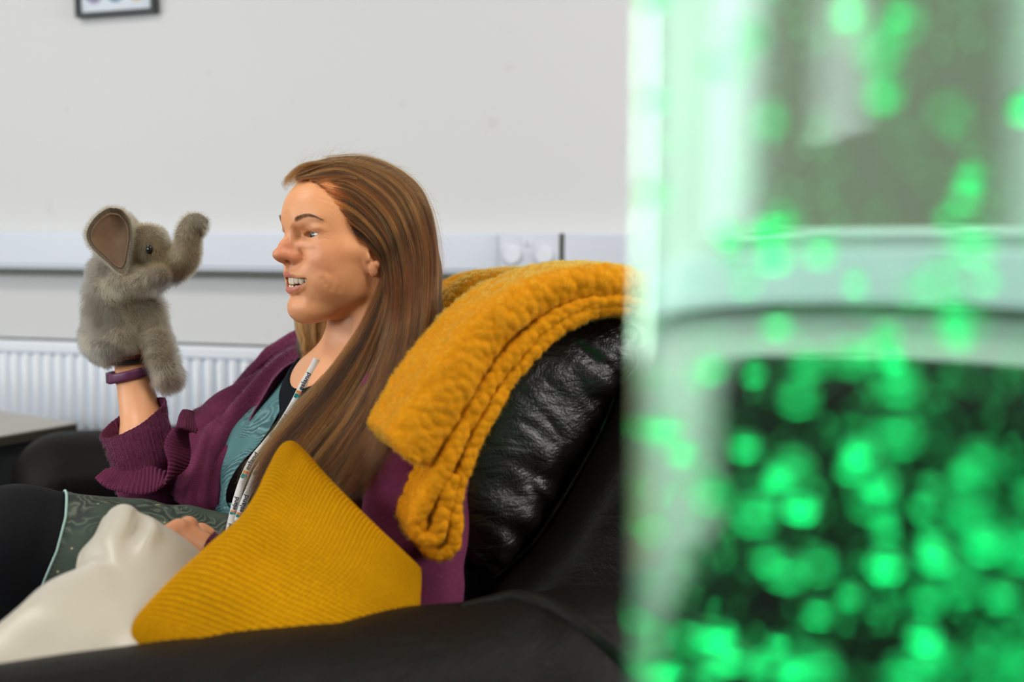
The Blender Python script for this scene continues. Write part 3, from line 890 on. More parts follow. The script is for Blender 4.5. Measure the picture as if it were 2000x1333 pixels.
# ------------------------------------------------------------------ the woman: body
TF = np.array((-.80, -.60, 0)); TL = np.array((.60, -.80, 0)); TU = np.array((0, 0, 1.0))
p_ = lambda *q: np.array(tuple(P(*q)))
PELV = p_(600, 1150, 1.42); WAIST = p_(640, 1010, 1.42); CHEST = p_(698, 870, 1.425); NECKB = p_(700, 745, 1.42)
SH_L = p_(800, 792, 1.275); SH_R = p_(585, 742, 1.56)
EL_L = p_(800, 1170, 1.17); WR_L = p_(412, 1100, 1.175)
EL_R = p_(302, 942, 1.405); WR_R = p_(257, 722, 1.47)
HIP_L = p_(620, 1170, 1.33); KN_L = p_(28, 1066, 1.215)
HIP_R = p_(600, 1150, 1.50); KN_R = p_(60, 1080, 1.44)
def torso_rot(tilt=-12):
    a = math.radians(tilt); f = TF*math.cos(a)+TU*math.sin(a); u = np.cross(f, TL); return np.stack([f, TL, u], 1)
def add_torso(F, o=0.0):
    R = torso_rot(-12)
    F.add(ell(PELV, (.125+o, .165+o, .12+o), torso_rot(0)), .03)
    F.add(ell(WAIST-TF*.005, (.098+o, .130+o, .14+o), R), .05)
    F.add(ell(CHEST, (.100+o, .150+o, .15+o), R), .05)
    for s in (1, -1): F.add(ell(CHEST+TF*.055+TL*.065*s-TU*.015, (.052+o, .055+o, .055+o)), .04)
    F.add(cone(SH_L-TL*.03, NECKB-TU*.01, .045+o, .05+o), .04)
    F.add(cone(SH_R+TL*.03, NECKB-TU*.01, .038+o, .05+o), .04)
def add_legs(F, o=0.0):
    F.add(cone(HIP_L, KN_L, .083+o, .066+o), .04)
    F.add(cone(HIP_R, KN_R, .083+o, .064+o), .04)
    AL = np.array((KN_L[0]-.10, KN_L[1]-.02, .10)); AR = np.array((KN_R[0]-.06, KN_R[1]-.02, .10))
    for k, a in ((KN_L, AL), (KN_R, AR)):
        m_ = (k*.62+a*.38); F.add(cone(k, m_+np.array((.015, 0, 0)), .060+o, .055+o), .03); F.add(cone(m_, a, .054+o, .037+o), .03)
        if o == 0: F.add(cone(a-np.array((0, 0, .03)), a+np.array((-.15, -.02, -.065)), .038, .026), .02)
def body_mesh():
    F = Field((-1.10, .95, .0), (.15, 1.80, 1.02), .0075)
    add_torso(F); add_legs(F)
    F.add(cone(SH_L, EL_L, .046, .040), .03); F.add(cone(EL_L, WR_L, .040, .027), .02)
    F.add(cone(SH_R, EL_R, .046, .040), .03)
    F.add(cone(h2w((-.018, 0, -.10)), NECKB, .046, .052), .03)
    return F.mesh()
def hand_chain(F, pts, r, k=.004):
    chain(F, pts, r, k)
def right_arm():
    F = Field(tuple(np.minimum(EL_R, WR_R)-(.08, .08, .06)), tuple(np.maximum(EL_R, WR_R)+(.08, .08, .20)), .0022)
    ax = WR_R-EL_R; L = np.linalg.norm(ax); ax /= L
    F.add(cone(EL_R, EL_R+ax*L*.35, .034, .032), .02); F.add(cone(EL_R+ax*L*.35, WR_R-ax*.02, .032, .0245), .02)
    sd = np.cross(ax, (0, -1, 0)); sd /= np.linalg.norm(sd); nd = np.cross(ax, sd)
    R = np.stack([sd, ax, nd], 1)
    F.add(ell(WR_R, (.0245, .035, .019), R), .010)
    ax = p_(252, 560, 1.462)-WR_R; ax /= np.linalg.norm(ax); sd = np.cross(ax, (0, -1, 0)); sd /= np.linalg.norm(sd); nd = np.cross(ax, sd); R = np.stack([sd, ax, nd], 1)
    F.add(ell(WR_R+ax*.055, (.036, .048, .017), R), .014)
    for k, (a, l) in enumerate(((-.026, .058), (-.009, .068), (.009, .064), (.026, .05))):
        b = WR_R+ax*.088+sd*a; m1 = b+ax*l*.5+nd*.004; m2 = b+ax*l*.85-nd*.012; chain(F, [b, m1, m2], [.0095, .0085, .0075], .004)
    t0 = WR_R+ax*.03+sd*.018-nd*.006; chain(F, [t0, t0+ax*.035+sd*.008-nd*.010, t0+ax*.058+sd*.004-nd*.012], [.013, .0105, .009], .006)
    return F.mesh()
def left_hand():
    lo = np.minimum(WR_L, p_(290, 1010, 1.160))-.07; hi = np.maximum(WR_L, p_(440, 1120, 1.160))+.07
    F = Field(tuple(lo), tuple(hi), .0016)
    W0 = p_(470, 1145, 1.155); W1 = p_(400, 1096, 1.172)
    F.add(cone(W0, W1, .031, .0265), .01)
    # knuckle row: index (nearest the top right) to little finger
    K = [p_(368, 1030, 1.178), p_(350, 1036, 1.160), p_(332, 1046, 1.147), p_(318, 1060, 1.138)]
    c = p_(366, 1068, 1.160)
    for k, q in enumerate(K):
        F.add(cone(W1*.9+c*.1, q, .017, .0105), .010)
    F.add(cone(p_(385, 1078, 1.165), p_(345, 1052, 1.157), .021, .017), .010)
    dn = np.array((-.30, .35, -.9)); dn /= np.linalg.norm(dn); bk = np.array((.45, .75, -.25)); bk /= np.linalg.norm(bk)
    fw2 = np.array((-.75, .55, -.15)); fw2 /= np.linalg.norm(fw2)
    for k, (q, s_) in enumerate(zip(K, (1, 1.08, 1.0, .82))):
        a = q+fw2*.030*s_+dn*.012*s_; b = a+dn*.024*s_+bk*.006; e = b+bk*.020*s_-fw2*.006
        chain(F, [q, a, b, e], [.0098, .0088, .0078, .0068], .003)
        F.add(ell(q+np.array((0, -.002, .003)), (.0105, .0105, .0098)), .005)
    # thumb, pointing back to the right behind the knuckles
    t0 = p_(384, 1072, 1.182); t1 = p_(372, 1046, 1.200); t2 = p_(392, 1040, 1.207); t3 = p_(408, 1044, 1.208)
    chain(F, [t0, t1, t2, t3], [.015, .0110, .0098, .0082], .006)
    for a, b in zip(K[:-1], K[1:]): F.groove([(a+b)/2+(0, -.009, .006), (a+b)/2+fw2*.02+(0, -.006, .004)], .0025, .0012)
    F.groove([K[0]+(0, -.009, .008), W1*.6+K[0]*.4+(0, -.016, .016)], .0022, -.0007)
    F.groove([K[1]+(0, -.010, .006), W1*.6+K[1]*.4+(0, -.018, .012)], .0022, -.0007)
    return F.mesh()
bodyV, bodyF = body_mesh()
parts = [(h2w(HV), HFc), (bodyV, bodyF), right_arm(), left_hand()]
tints = [head_tint(HV)] + [np.tile((.72, .355, .18), (len(q[0]), 1)) for q in parts[1:]]
# knuckles of the resting hand are a little redder
lh = parts[3][0]
for q in (p_(368, 1030, 1.178), p_(350, 1036, 1.16), p_(332, 1046, 1.147), p_(318, 1060, 1.138)):
    w = np.exp(-((lh-q)**2).sum(1)/.014**2)[:, None]*.5; tints[3] = tints[3]*(1-w)+np.array((.62, .25, .17))*w
n = 0; Vs = []; Fs = []
for V, F in parts: Vs.append(V); Fs.append(np.asarray(F)+n); n += len(V)
BODY = mesh_np('body', np.concatenate(Vs), np.concatenate(Fs), M_SKIN, person)
attr_col(BODY, 'tint', np.concatenate(tints))
# ---- knit and cloth materials
def knit(name, c1, c2, scale=900, rib=None, rough=.9, fuzz=.35):
    t = NT(name); c = t.coord('Object')
    n = t.noise(c, 45, 4, .7); f = t.noise(c, scale*1.3, 3, .8); sp = t.math('GREATER_THAN', t.noise(c, 420, 2, .6), .66)
    col = t.mix(n, c1, c2); col = t.mix(t.math('MULTIPLY', f, .35), col, (c1[0]*.35, c1[1]*.35, c1[2]*.35, 1))
    col = t.mix(t.math('MULTIPLY', sp, .30), col, (min(1, c2[0]*2.4), min(1, c2[1]*3.0), min(1, c2[2]*2.4), 1))
    h = f
    if rib:
        w = t.add('ShaderNodeTexWave'); w.wave_type = 'BANDS'; w.bands_direction = rib[0]; w.inputs['Scale'].default_value = rib[1]
        w.inputs['Distortion'].default_value = .6; w.inputs['Detail'].default_value = 1
        t.lk(t.attr('uvw'), w.inputs['Vector']); h = t.math('ADD', t.math('MULTIPLY', w.outputs['Fac'], 2.2), f)
        col = t.mix(t.math('MULTIPLY', t.math('SUBTRACT', 1.0, w.outputs['Fac']), .45), col, (c1[0]*.3, c1[1]*.3, c1[2]*.3, 1))
    t.set(Base_Color=col, Roughness=rough, Normal=t.bump(h, .0024, .9), Sheen_Weight=fuzz, Sheen_Roughness=.5, Sheen_Tint=(c2[0]*2.0, c2[1]*2.2, c2[2]*2.0, 1))
    t.b.inputs['Specular IOR Level'].default_value = .15
    return t.m
P1 = (.150, .022, .070, 1); P2 = (.235, .045, .115, 1)
M_CARD = knit('purple_knit', P1, P2)
M_RIB = knit('purple_ribbed_knit', P1, P2, rib=('X', 26))
def swirl_mat(zone=None):
    t = NT('teal_swirl_print' if zone is None else 'olive_swirl_print'); c = t.coord('Object')
    n = t.add('ShaderNodeTexNoise'); n.inputs['Scale'].default_value = 9; n.inputs['Detail'].default_value = 2; t.lk(c, n.inputs['Vector'])
    off = t.add('ShaderNodeVectorMath', operation='MULTIPLY_ADD'); t.lk(n.outputs['Color'], off.inputs[0]); off.inputs[1].default_value = (.16, .16, .16); t.lk(c, off.inputs[2])
    w = t.add('ShaderNodeTexWave'); w.wave_type = 'RINGS'; w.inputs['Scale'].default_value = 48; w.inputs['Distortion'].default_value = 5
    w.inputs['Detail'].default_value = 2; w.inputs['Detail Scale'].default_value = 1.4; t.lk(off.outputs[0], w.inputs['Vector'])
    ln = t.ramp(w.outputs['Fac'], [(.30, (0, 0, 0, 1)), (.46, (1, 1, 1, 1))])
    reg = t.ramp(t.noise(c, 11, 2, .5), [(.42, (0, 0, 0, 1)), (.52, (1, 1, 1, 1))])
    side = t.math('SMOOTH_MAX', 0, 0)
    sx = t.add('ShaderNodeSeparateXYZ'); t.lk(t.add('ShaderNodeNewGeometry').outputs['Position'], sx.inputs[0])
    g = t.add('ShaderNodeMapRange'); g.inputs[1].default_value = -.47; g.inputs[2].default_value = -.42; t.lk(sx.outputs[0], g.inputs[0]); 
    if zone is not None: g.inputs[3].default_value = zone; g.inputs[4].default_value = zone   # print runs from olive green (skirt) to teal (bodice)
    ground = t.mix(g.outputs[0], (.042, .058, .038, 1), (.070, .185, .195, 1))
    line = t.mix(g.outputs[0], (.010, .014, .013, 1), (.018, .060, .072, 1))
    pale = t.mix(g.outputs[0], (.17, .19, .13, 1), (.22, .38, .37, 1))
    col = t.mix(ln, line, ground)
    hl = t.ramp(w.outputs['Fac'], [(.86, (0, 0, 0, 1)), (.93, (1, 1, 1, 1))])
    col = t.mix(t.math('MULTIPLY', hl, .6), col, pale)
    col = t.mix(t.math('MULTIPLY', reg, .75), ground, col)
    v = t.vor(c, 62); dots = t.math('LESS_THAN', v, .10)
    col = t.mix(t.math('MULTIPLY', dots, .7), col, (.42, .40, .27, 1))
    st = t.math('MULTIPLY', t.math('GREATER_THAN', t.noise(c, 28, 1, .4), .72), .8)
    col = t.mix(st, col, (.45, .34, .16, 1))
    t.set(Base_Color=col, Roughness=.75, Normal=t.bump(t.noise(c, 1400, 1, .5), .0004, .4)); return t.m
M_TUNIC = swirl_mat(); M_SKIRT = swirl_mat(.06)
M_HEM = plain('pale_hem_thread', (.33, .50, .45, 1), .8)
def dark_knit():
    t = NT('charcoal_leggings'); c = t.coord('Object')
    n = t.noise(t.mapping(c, (1, 1, 6)), 260, 3, .7)
    t.set(Base_Color=t.mix(n, (.0035, .0035, .0045, 1), (.014, .014, .0165, 1)), Roughness=.85, Normal=t.bump(n, .0008, .5), Sheen_Weight=.02); t.b.inputs['Specular IOR Level'].default_value = .08; return t.m
M_LEG = dark_knit()
M_SHIRT = plain('black_jersey', (.006, .008, .011, 1), .85, spec=.08)
# ---- undershirt: a close layer over the torso, scooped at the neck
def shirt():
    F = Field(tuple(PELV-(.25, .25, .08)), tuple(NECKB+(.22, .22, .06)), .0035)
    add_torso(F, .004)
    nk = NECKB+TF*.050+TU*.055
    F.add(ell(nk, (.075, .072, .072)), .006, cut=True)
    F.add(cone(NECKB-TU*.02, NECKB+TU*.1, .062, .062), .004, cut=True)
    return F.mesh()
V, F = shirt(); mesh_np('undershirt', V, F, M_SHIRT, person)
def leggings():
    F = Field((-1.10, .95, .05), (.15, 1.80, .80), .0065); add_legs(F, .004)
    F.add(ell(PELV-TU*.02, (.13, .17, .10), torso_rot(0)), .03)
    kn = KN_L
    for k in range(5):
        F.groove([kn+np.array((.04+.02*k, -.09, -.02)), kn+np.array((.02+.03*k, .02, .09))], .006, .0025*(k % 2))
    return F.mesh()
V, F = leggings(); mesh_np('leggings', V, F, M_LEG, person)
# ---- cardigan: sleeves, shoulders and back
def cardigan():
    F = Field((-.62, .98, .52), (.12, 1.72, .98), .005)
    o = .016
    A = Field((-.62, .98, .52), (.12, 1.72, .98), .005)
    add_torso(A, o)
    # keep only the back half and the near side of the torso layer
    def front(X, Y, Z):
        c = CHEST+TF*.030
        return -((X-c[0])*TF[0]+(Y-c[1])*TF[1])
    r = A.sub((-9, -9, -9), (9, 9, 9)); A.v = np.maximum(A.v, -front(r[1], r[2], r[3]).astype(np.float32))
    F.v = A.v
    # near sleeve
    m = p_(822, 930, 1.205)
    F.add(cone(SH_L+TU*.0, m, .062, .067), .03); F.add(cone(m, EL_L, .068, .062), .02); F.add(cone(EL_L, p_(480, 1150, 1.155), .058, .040), .02)
    F.add(cone(SH_L-TL*.02, NECKB-TL*.01-TU*.015-TF*.03, .054, .046), .03)
    # far sleeve
    mr = SH_R*.5+EL_R*.5
    F.add(cone(SH_R, mr, .050, .049), .03); F.add(cone(mr, EL_R, .049, .050), .02)
    F.add(cone(EL_R, EL_R+(WR_R-EL_R)*.16, .048, .040), .015)
    F.add(cone(SH_R+TL*.03, NECKB-TU*.02-TF*.03, .046, .05), .03)
    F.add(cone(NECKB+TU*.2, NECKB-TU*.03, .052, .054), .01, cut=True)
    # soft folds
    def folds(X, Y, Z):
        q = np.stack(np.broadcast_arrays(X*9, Y*9, Z*17), -1)
        return .0065*vnoise(q, 3) + .0040*vnoise(q*2.1, 5)
    F.disp(folds, (-9, -9, -9), (9, 9, 9))
    for a, b in (((700, 960, 1.19), (850, 900, 1.13)), ((740, 1040, 1.16), (860, 990, 1.12)), ((790, 800, 1.2), (850, 860, 1.16)), ((760, 1110, 1.13), (850, 1080, 1.12))):
        F.groove([p_(*a), p_(*b)], .010, .006)
    for a, b in (((300, 985, 1.31), (400, 960, 1.33)), ((340, 1000, 1.32), (420, 930, 1.37)), ((260, 960, 1.31), (300, 1000, 1.31))):
        F.groove([p_(*a), p_(*b)], .008, .005)
    return F.mesh()
cardV, cardF = cardigan(); CARD = mesh_np('cardigan', cardV, cardF, M_CARD, person)
# front panel hanging from the far shoulder
net = [
 [(592, 640, 1.60), (600, 668, 1.545), (606, 690, 1.50), (612, 706, 1.468)],
 [(530, 686, 1.60), (542, 696, 1.545), (552, 712, 1.50), (566, 728, 1.462)],
 [(474, 742, 1.57), (488, 754, 1.515), (502, 772, 1.465), (518, 796, 1.425)],
 [(424, 789, 1.525), (440, 804, 1.465), (458, 826, 1.415), (476, 858, 1.392)],
 [(384, 808, 1.485), (402, 836, 1.42), (424, 872, 1.378), (448, 908, 1.372)],
 [(362, 838, 1.455), (382, 874, 1.385), (404, 918, 1.352), (438, 958, 1.360)],
 [(344, 900, 1.42), (362, 930, 1.352), (392, 968, 1.335), (436, 1004, 1.355)],
 [(330, 960, 1.38), (350, 985, 1.335), (386, 1006, 1.33), (430, 1022, 1.36)]]
def fold1(U, V, G):
    a = np.sin((V*2.1+U*.35)*2*PI)*.0085*np.sin(PI*np.clip(U*1.25+.12, 0, 1))
    b = np.sin((V*4.5-U*1.1)*2*PI)*.0022
    return a+b+.0045*vnoise(G*16, 9)+.0016*vnoise(G*45, 4)
CF, CG, CN = sheet('cardigan_front', net, 110, 60, M_CARD, person, .004, fold1)
# deep fold lying along the shoulder edge
for k, (pts, r0) in enumerate((
    ([(585, 664, 1.565), (540, 690, 1.555), (505, 716, 1.545), (478, 744, 1.535), (440, 772, 1.50), (400, 800, 1.475), (372, 826, 1.455)], .0105),
    ([(560, 676, 1.58), (520, 694, 1.58), (492, 722, 1.575), (470, 752, 1.56)], .010))):
    c = cr(PP(pts), 60); r = r0*np.sin(PI*np.linspace(.08, .97, 60))**.5*(1+.15*vnoise(c*30, k))
    V, F = tube_np(c, r, 14, True, .55); mesh_np('cardigan_fold', V, F, M_CARD, person)
# ribbed band: wavy free edge of the cardigan front over the arm
Fe = [(184, 934, 1.318), (206, 953, 1.300), (255, 966, 1.290), (297, 964, 1.292), (319, 945, 1.298), (328, 906, 1.305), (320, 872, 1.315), (330, 846, 1.325), (350, 833, 1.335), (384, 843, 1.335)]
Be = [(206, 918, 1.345), (232, 914, 1.345), (268, 912, 1.345), (300, 912, 1.340), (340, 925, 1.330), (364, 915, 1.335), (373, 888, 1.342), (370, 862, 1.352), (368, 846, 1.362), (386, 838, 1.372)]
rows = []
for a, b in zip(Fe, Be):
    a = np.array(a); b = np.array(b); rows.append([tuple(a), tuple(a*.65+b*.35+np.array((0, 0, -.006))), tuple(a*.3+b*.7), tuple(b)])
def ribf(U, V, G): return .0009*np.sin(U*2*PI*42)+.0015*vnoise(G*60, 2)
sheet('ribbed_band', rows, 420, 22, M_RIB, person, .004, ribf)
sheet('ribbed_band', [[(345, 836, 1.322), (350, 815, 1.345), (357, 801, 1.37)], [(362, 838, 1.320), (364, 816, 1.350), (368, 801, 1.385)], [(385, 846, 1.325), (380, 824, 1.365), (376, 806, 1.41)]], 60, 30, M_RIB, person, .004,
      lambda U, V, G: .0008*np.sin(U*2*PI*9)+.001*vnoise(G*60, 8))
# turned cuff round the raised forearm: open tube with inner wall
def cuff(name, rings, th=.0035, ribs=46, parent=None, nz=50):
    """rings: centre, half-width vector a, half-depth vector b"""
    C = cr(np.array([r[0] for r in rings]), nz); A = cr(np.array([r[1] for r in rings]), nz); B = cr(np.array([r[2] for r in rings]), nz)
    nt = 260; t = np.linspace(0, 2*PI, nt, endpoint=False)
    G = C[:, None]+A[:, None]*np.cos(t)[None, :, None]+B[:, None]*np.sin(t)[None, :, None]
    rad = G-C[:, None]; rad /= np.linalg.norm(rad, axis=-1, keepdims=True)
    rip = .0009*np.sin(ribs*t)[None]+.0016*vnoise(G*45, 6)+.0012*vnoise(G*120, 8)
    O = G+rad*rip[..., None]; I = G-rad*(th-rip)[..., None]
    n = nz*nt; Fo = gridfaces(nz, nt, cv=True); Fi = Fo[:, ::-1]+n
    j = np.arange(nt); j1 = (j+1) % nt; e = (nz-1)*nt
    R1 = np.stack([j1, j, j+n, j1+n], 1); R2 = np.stack([e+j, e+j1, e+j1+n, e+j+n], 1)
    o = mesh_np(name, np.concatenate([O.reshape(-1, 3), I.reshape(-1, 3)]), np.concatenate([Fo, Fi, R1, R2]), M_RIB, parent)
    uv = np.stack(np.broadcast_arrays(t[None]/(2*PI)*ribs/26/1.0, np.linspace(0, 1, nz)[:, None]), -1).reshape(-1, 2)
    attr_uv(o, np.concatenate([uv, uv])); CUFFS.append((o, O.reshape(-1, 3), Fo)); return o
CUFFS = []
def ring(px, py, d, wx, wy, dep, tilt=0):
    c = p_(px, py, d); s = d/FPX
    return (c, np.array((wx*s*math.cos(tilt), 0, wx*s*math.sin(tilt))), np.array((0, dep, wy*s)))
cuff('sleeve_cuff', [ring(288, 928, 1.385, 58, 8, .056, .06), ring(282, 893, 1.388, 56, 10, .056, .14), ring(273, 860, 1.395, 57, 14, .055, .24), ring(264, 830, 1.405, 60, 18, .054, .33), ring(260, 816, 1.41, 62, 22, .053, .38)], parent=person)
fx = WR_L-EL_L; fx /= np.linalg.norm(fx)
def ring2(c, r): 
    s = np.cross(fx, (0, 0, 1)); s /= np.linalg.norm(s); return (c, s*r, np.cross(s, fx)*r)
cuff('sleeve_cuff', [ring2(p_(476, 1150, 1.158), .040), ring2(p_(446, 1130, 1.163), .038), ring2(p_(416, 1109, 1.169), .0355), ring2(p_(405, 1101, 1.171), .036)], parent=person)
M_FUZZ = hair_mat('wool_fuzz', rough=.6, ior=1.2)
def wool(V, F, n, seed, parent):
    r = np.random.default_rng(seed); p, nn = surf_pts(V, F, n, seed)
    k = (nn*(p-np.array((0, 0, CAM_Z)))).sum(1) < .15; p, nn = p[k], nn[k]; n = len(p)
    d = nn*.6+np.stack([vnoise(p*200, s) for s in (1, 2, 3)], 1)+r.normal(0, .5, (n, 3)); d /= np.linalg.norm(d, axis=1, keepdims=True)
    t = np.linspace(0, 1, 4); L = .0036*(.4+r.random(n)); cu = r.normal(0, .0008, (n, 3))
    S = p[:, None]-nn[:, None]*.0005+d[:, None]*(L[:, None]*t)[..., None]+cu[:, None]*(t**2)[None, :, None]
    g = r.random((n, 1)); C = np.array((.26, .045, .12))*(1-g)+np.array((.55, .28, .38))*g**2
    hair_obj('wool_fuzz', S, .00007, M_FUZZ, parent, np.clip(C, 0, 1))
for q_ in CUFFS: wool(q_[1], q_[2], 16000, 9, q_[0]); wool(q_[1], q_[2][:, ::-1], 16000, 10, q_[0])
wool(cardV, cardF, 80000, 5, CARD)
wool((CG+CN*.002).reshape(-1, 3), gridfaces(110, 60), 30000, 6, CF)
wool((CG+CN*.002).reshape(-1, 3), gridfaces(110, 60)[:, ::-1], 30000, 7, CF)
# ---- tunic: open collar facing, waist and skirt over the thigh
M_T = M_TUNIC
band = [
 [(600, 694, 1.56), (616, 704, 1.462), (630, 710, 1.435)],
 [(548, 722, 1.53), (572, 738, 1.444), (592, 750, 1.412)],
 [(506, 776, 1.48), (530, 790, 1.406), (548, 805, 1.380)],
 [(452, 834, 1.420), (490, 852, 1.366), (508, 866, 1.350)],
 [(424, 886, 1.400), (454, 900, 1.352), (468, 908, 1.338)],
 [(430, 940, 1.360), (438, 946, 1.335), (444, 952, 1.325)],
 [(428, 976, 1.350), (436, 984, 1.325), (444, 986, 1.315)],
 [(424, 1006, 1.345), (446, 1010, 1.312), (470, 1008, 1.305)]]
sheet('tunic_collar', band, 120, 24, M_T, person, .0022, lambda U, V, G: .002*vnoise(G*28, 3))
sheet('tunic_waist', [[(400, 1000, 1.40), (440, 985, 1.335), (480, 985, 1.31), (560, 990, 1.30)], [(396, 1030, 1.40), (430, 1025, 1.325), (480, 1030, 1.30), (560, 1040, 1.29)], [(380, 1070, 1.36), (420, 1075, 1.315), (480, 1090, 1.29), (560, 1100, 1.28)], [(360, 1130, 1.33), (420, 1140, 1.30), (480, 1150, 1.28), (560, 1160, 1.27)]],
      50, 50, M_T, person, .003, lambda U, V, G: .006*vnoise(G*18, 5)+.002*vnoise(G*50, 2))
def skirt():
    ax = KN_L-HIP_L; L = np.linalg.norm(ax); ax /= L
    up = np.array((0, 0, 1.))-ax*ax[2]; up /= np.linalg.norm(up); sd = np.cross(ax, up)   # sd: away from / towards camera
    if sd[1] > 0: sd = -sd
    nu, nv = 90, 120
    U, T = np.meshgrid(np.linspace(0, 1, nu), np.linspace(0, 1, nv), indexing='ij')
    ang = math.radians(-120)+T*math.radians(265)          # from behind, over the top, down the near side
    s0 = np.interp(T, [0, .35, .45, .60, .72, .85, 1], [.90, .905, .895, .865, .86, .875, .89])
    s = s0*(1-U)+.02*U
    r = (.083+(.066-.083)*s)+.009+.003*vnoise(np.stack([s*14, T*6, T*0], -1), 2)+.004*np.sin(T*24+s*9)*(1-U)**.5*.6
    r = r*np.where(T > .75, 1+(T-.75)*.5, 1)
    G = HIP_L+ax*(s*L)[..., None]+(up*np.cos(ang)[..., None]+sd*np.sin(ang)[..., None])*r[..., None]
    N = gridnorm(G); out = (G-(HIP_L+ax*(s*L)[..., None])); N = np.where((N*out).sum(-1, keepdims=True) < 0, -N, N)
    A = G; B = G-N*.002; n = nu*nv; Fa = gridfaces(nu, nv)
    rim = [(0, j) for j in range(nv)]; ix = np.array([i*nv+j for i, j in rim]); Fr = np.stack([ix[:-1], ix[1:], ix[1:]+n, ix[:-1]+n], 1)
    o = mesh_np('tunic_skirt', np.concatenate([A.reshape(-1, 3), B.reshape(-1, 3)]), np.concatenate([Fa, Fa[:, ::-1]+n, Fr]), M_SKIRT, person)
    V, F = tube_np(A[0]-ax*0, .0016, 6); mesh_np('hem_stitching', V, F, M_HEM, o)
skirt()
# ------------------------------------------------------------------ black leather sofa
SA = math.radians(22)
SF = np.array((-math.cos(SA), -math.sin(SA), 0)); SL = np.array((math.sin(SA), -math.cos(SA), 0))
SM = np.array([SF, SL, (0, 0, 1)])
def s2w(V): return np.asarray(V) @ SM
def w2s(p): return SM @ np.asarray(p)
def onplane(px, py, b):
    """sofa coordinates (a,z) where the view through px,py meets the upright plane Lc = b"""
    C = np.array((0, 0, CAM_Z)); r = p_(px, py, 1)-C
    t = (b-C @ SL)/(r @ SL); q = C+r*t
    return q @ SF, q[2]
def leather(name, wr=1.0, r0=.27, sp=.5):
    t = NT(name); c = t.coord('Object')
    g = t.vor(c, 420); n = t.noise(t.mapping(c, (1, 1, 2.2), (.2, .5, .3)), 16, 5, .62, 1.2)
    n2 = t.noise(c, 5, 3, .5)
    h = t.math('ADD', t.math('MULTIPLY', g, .12), t.math('MULTIPLY', n, wr))
    t.set(Base_Color=t.mix(n2, (.0042, .0032, .0026, 1), (.0085, .0066, .0054, 1)), Roughness=t.math('ADD', r0, t.math('MULTIPLY', n2, .16)), Normal=t.bump(h, .006, .55))
    t.b.inputs['Specular IOR Level'].default_value = sp
    return t.m
M_LTH = leather('black_leather', 1.0, .42, .12); M_LTH2 = leather('crumpled_black_leather', 1.6, .24, .5)
B_NEAR = -1.055
sofa = empty('sofa', tuple(s2w((-.2, -1.5, 0))), 'black leather two-seat sofa that the woman sits on', 'sofa')
def extr(poly, b0, b1, r, h, k_noise=0, pad=.02, puff=0, grooves=(), wr=None):
    """rounded solid from an outline in the sofa's side plane, between b0 and b1 (sofa coordinates)"""
    poly = np.array(poly); lo = (poly[:, 0].min()-pad, b0-pad-puff, poly[:, 1].min()-pad); hi = (poly[:, 0].max()+pad, b1+pad+puff, poly[:, 1].max()+pad)
    F = Field(lo, hi, h)
    X = F.ax[0][:, None, None]; Y = F.ax[1][None, :, None]; Z = F.ax[2][None, None, :]
    d2 = poly2(F.ax[0][:, None], F.ax[2][None, :], poly)[:, None, :]
    pf = puff*np.clip(-d2/.12, 0, 1)**.6 if puff else 0
    dy = np.abs(Y-(b0+b1)/2)-(b1-b0)/2-pf
    a = d2+r; b = dy+r
    F.v = (np.minimum(np.maximum(a, b), 0)+np.sqrt(np.maximum(a, 0)**2+np.maximum(b, 0)**2)-r).astype(np.float32)
    if k_noise:
        q = np.stack(np.broadcast_arrays(X*14, Y*14, Z*14), -1).astype(np.float32)
        F.v += (k_noise*vnoise(q, 3)).astype(np.float32)
    if wr is not None: F.v += wr(X, Y, Z).astype(np.float32)
    for g, w, am in grooves: F.groove(g, w, am)
    V, Fc = F.mesh(); return s2w(V), Fc
# near back cushion, outline seen from its side
cpx = [(868, 1010), (866, 930), (892, 840), (935, 762), (990, 700), (1060, 650), (1140, 618), (1222, 602), (1292, 632), (1298, 712), (1256, 790), (1208, 866), (1164, 950), (1105, 1052), (1052, 1118), (1000, 1158), (962, 1160), (915, 1120), (880, 1070)]
CP = [onplane(x, y, B_NEAR) for x, y in cpx]
CP = cr(np.array(CP+[CP[0]]), 80)[:-1]
def gathers(X, Y, Z):
    # creases fanning out from the lower back corner and along the rear edge, strongest near the side seam
    a0, z0 = onplane(1000, 1150, B_NEAR); a1, z1 = onplane(1255, 690, B_NEAR)
    ex = a1-a0; ez = z1-z0; L = math.hypot(ex, ez); ex /= L; ez /= L
    s = (X-a0)*ex+(Z-z0)*ez; t = -(X-a0)*ez+(Z-z0)*ex
    q = np.stack(np.broadcast_arrays(s*26, t*6+s*3, Y*9), -1); q2 = np.stack(np.broadcast_arrays(s*52+t*8, t*13, Y*14+3), -1)
    w = np.exp(-(np.abs(t)/.085)**2)*np.clip(1-np.abs(Y-B_NEAR+.02)/.09, .12, 1)
    return w*(.0085*(1-np.abs(vnoise(q, 21))*2)+.0045*(1-np.abs(vnoise(q2, 8))*2))
V, F = extr(CP, B_NEAR-.47, B_NEAR-.01, .075, .0042, .002, wr=gathers)
bcush = mesh_np('back_cushion', V, F, M_LTH2, sofa)
# piping seam of the cushion
ps = [onplane(x, y, B_NEAR) for x, y in ((986, 1156), (1030, 1120), (1075, 1075), (1125, 1000), (1175, 915), (1215, 835), (1240, 760), (1248, 690), (1235, 645))]
V, F = tube_np(s2w(np.array([(a, B_NEAR-.045, z) for a, z in cr(np.array(ps), 60)])), .0028, 8); mesh_np('cushion_piping', V, F, M_LTH, bcush)
CP2 = CP.copy(); 
V, F = extr(CP2+np.array((.0, .018)), B_NEAR-.95, B_NEAR-.485, .075, .008, .003); mesh_np('back_cushion', V, F, M_LTH, sofa)
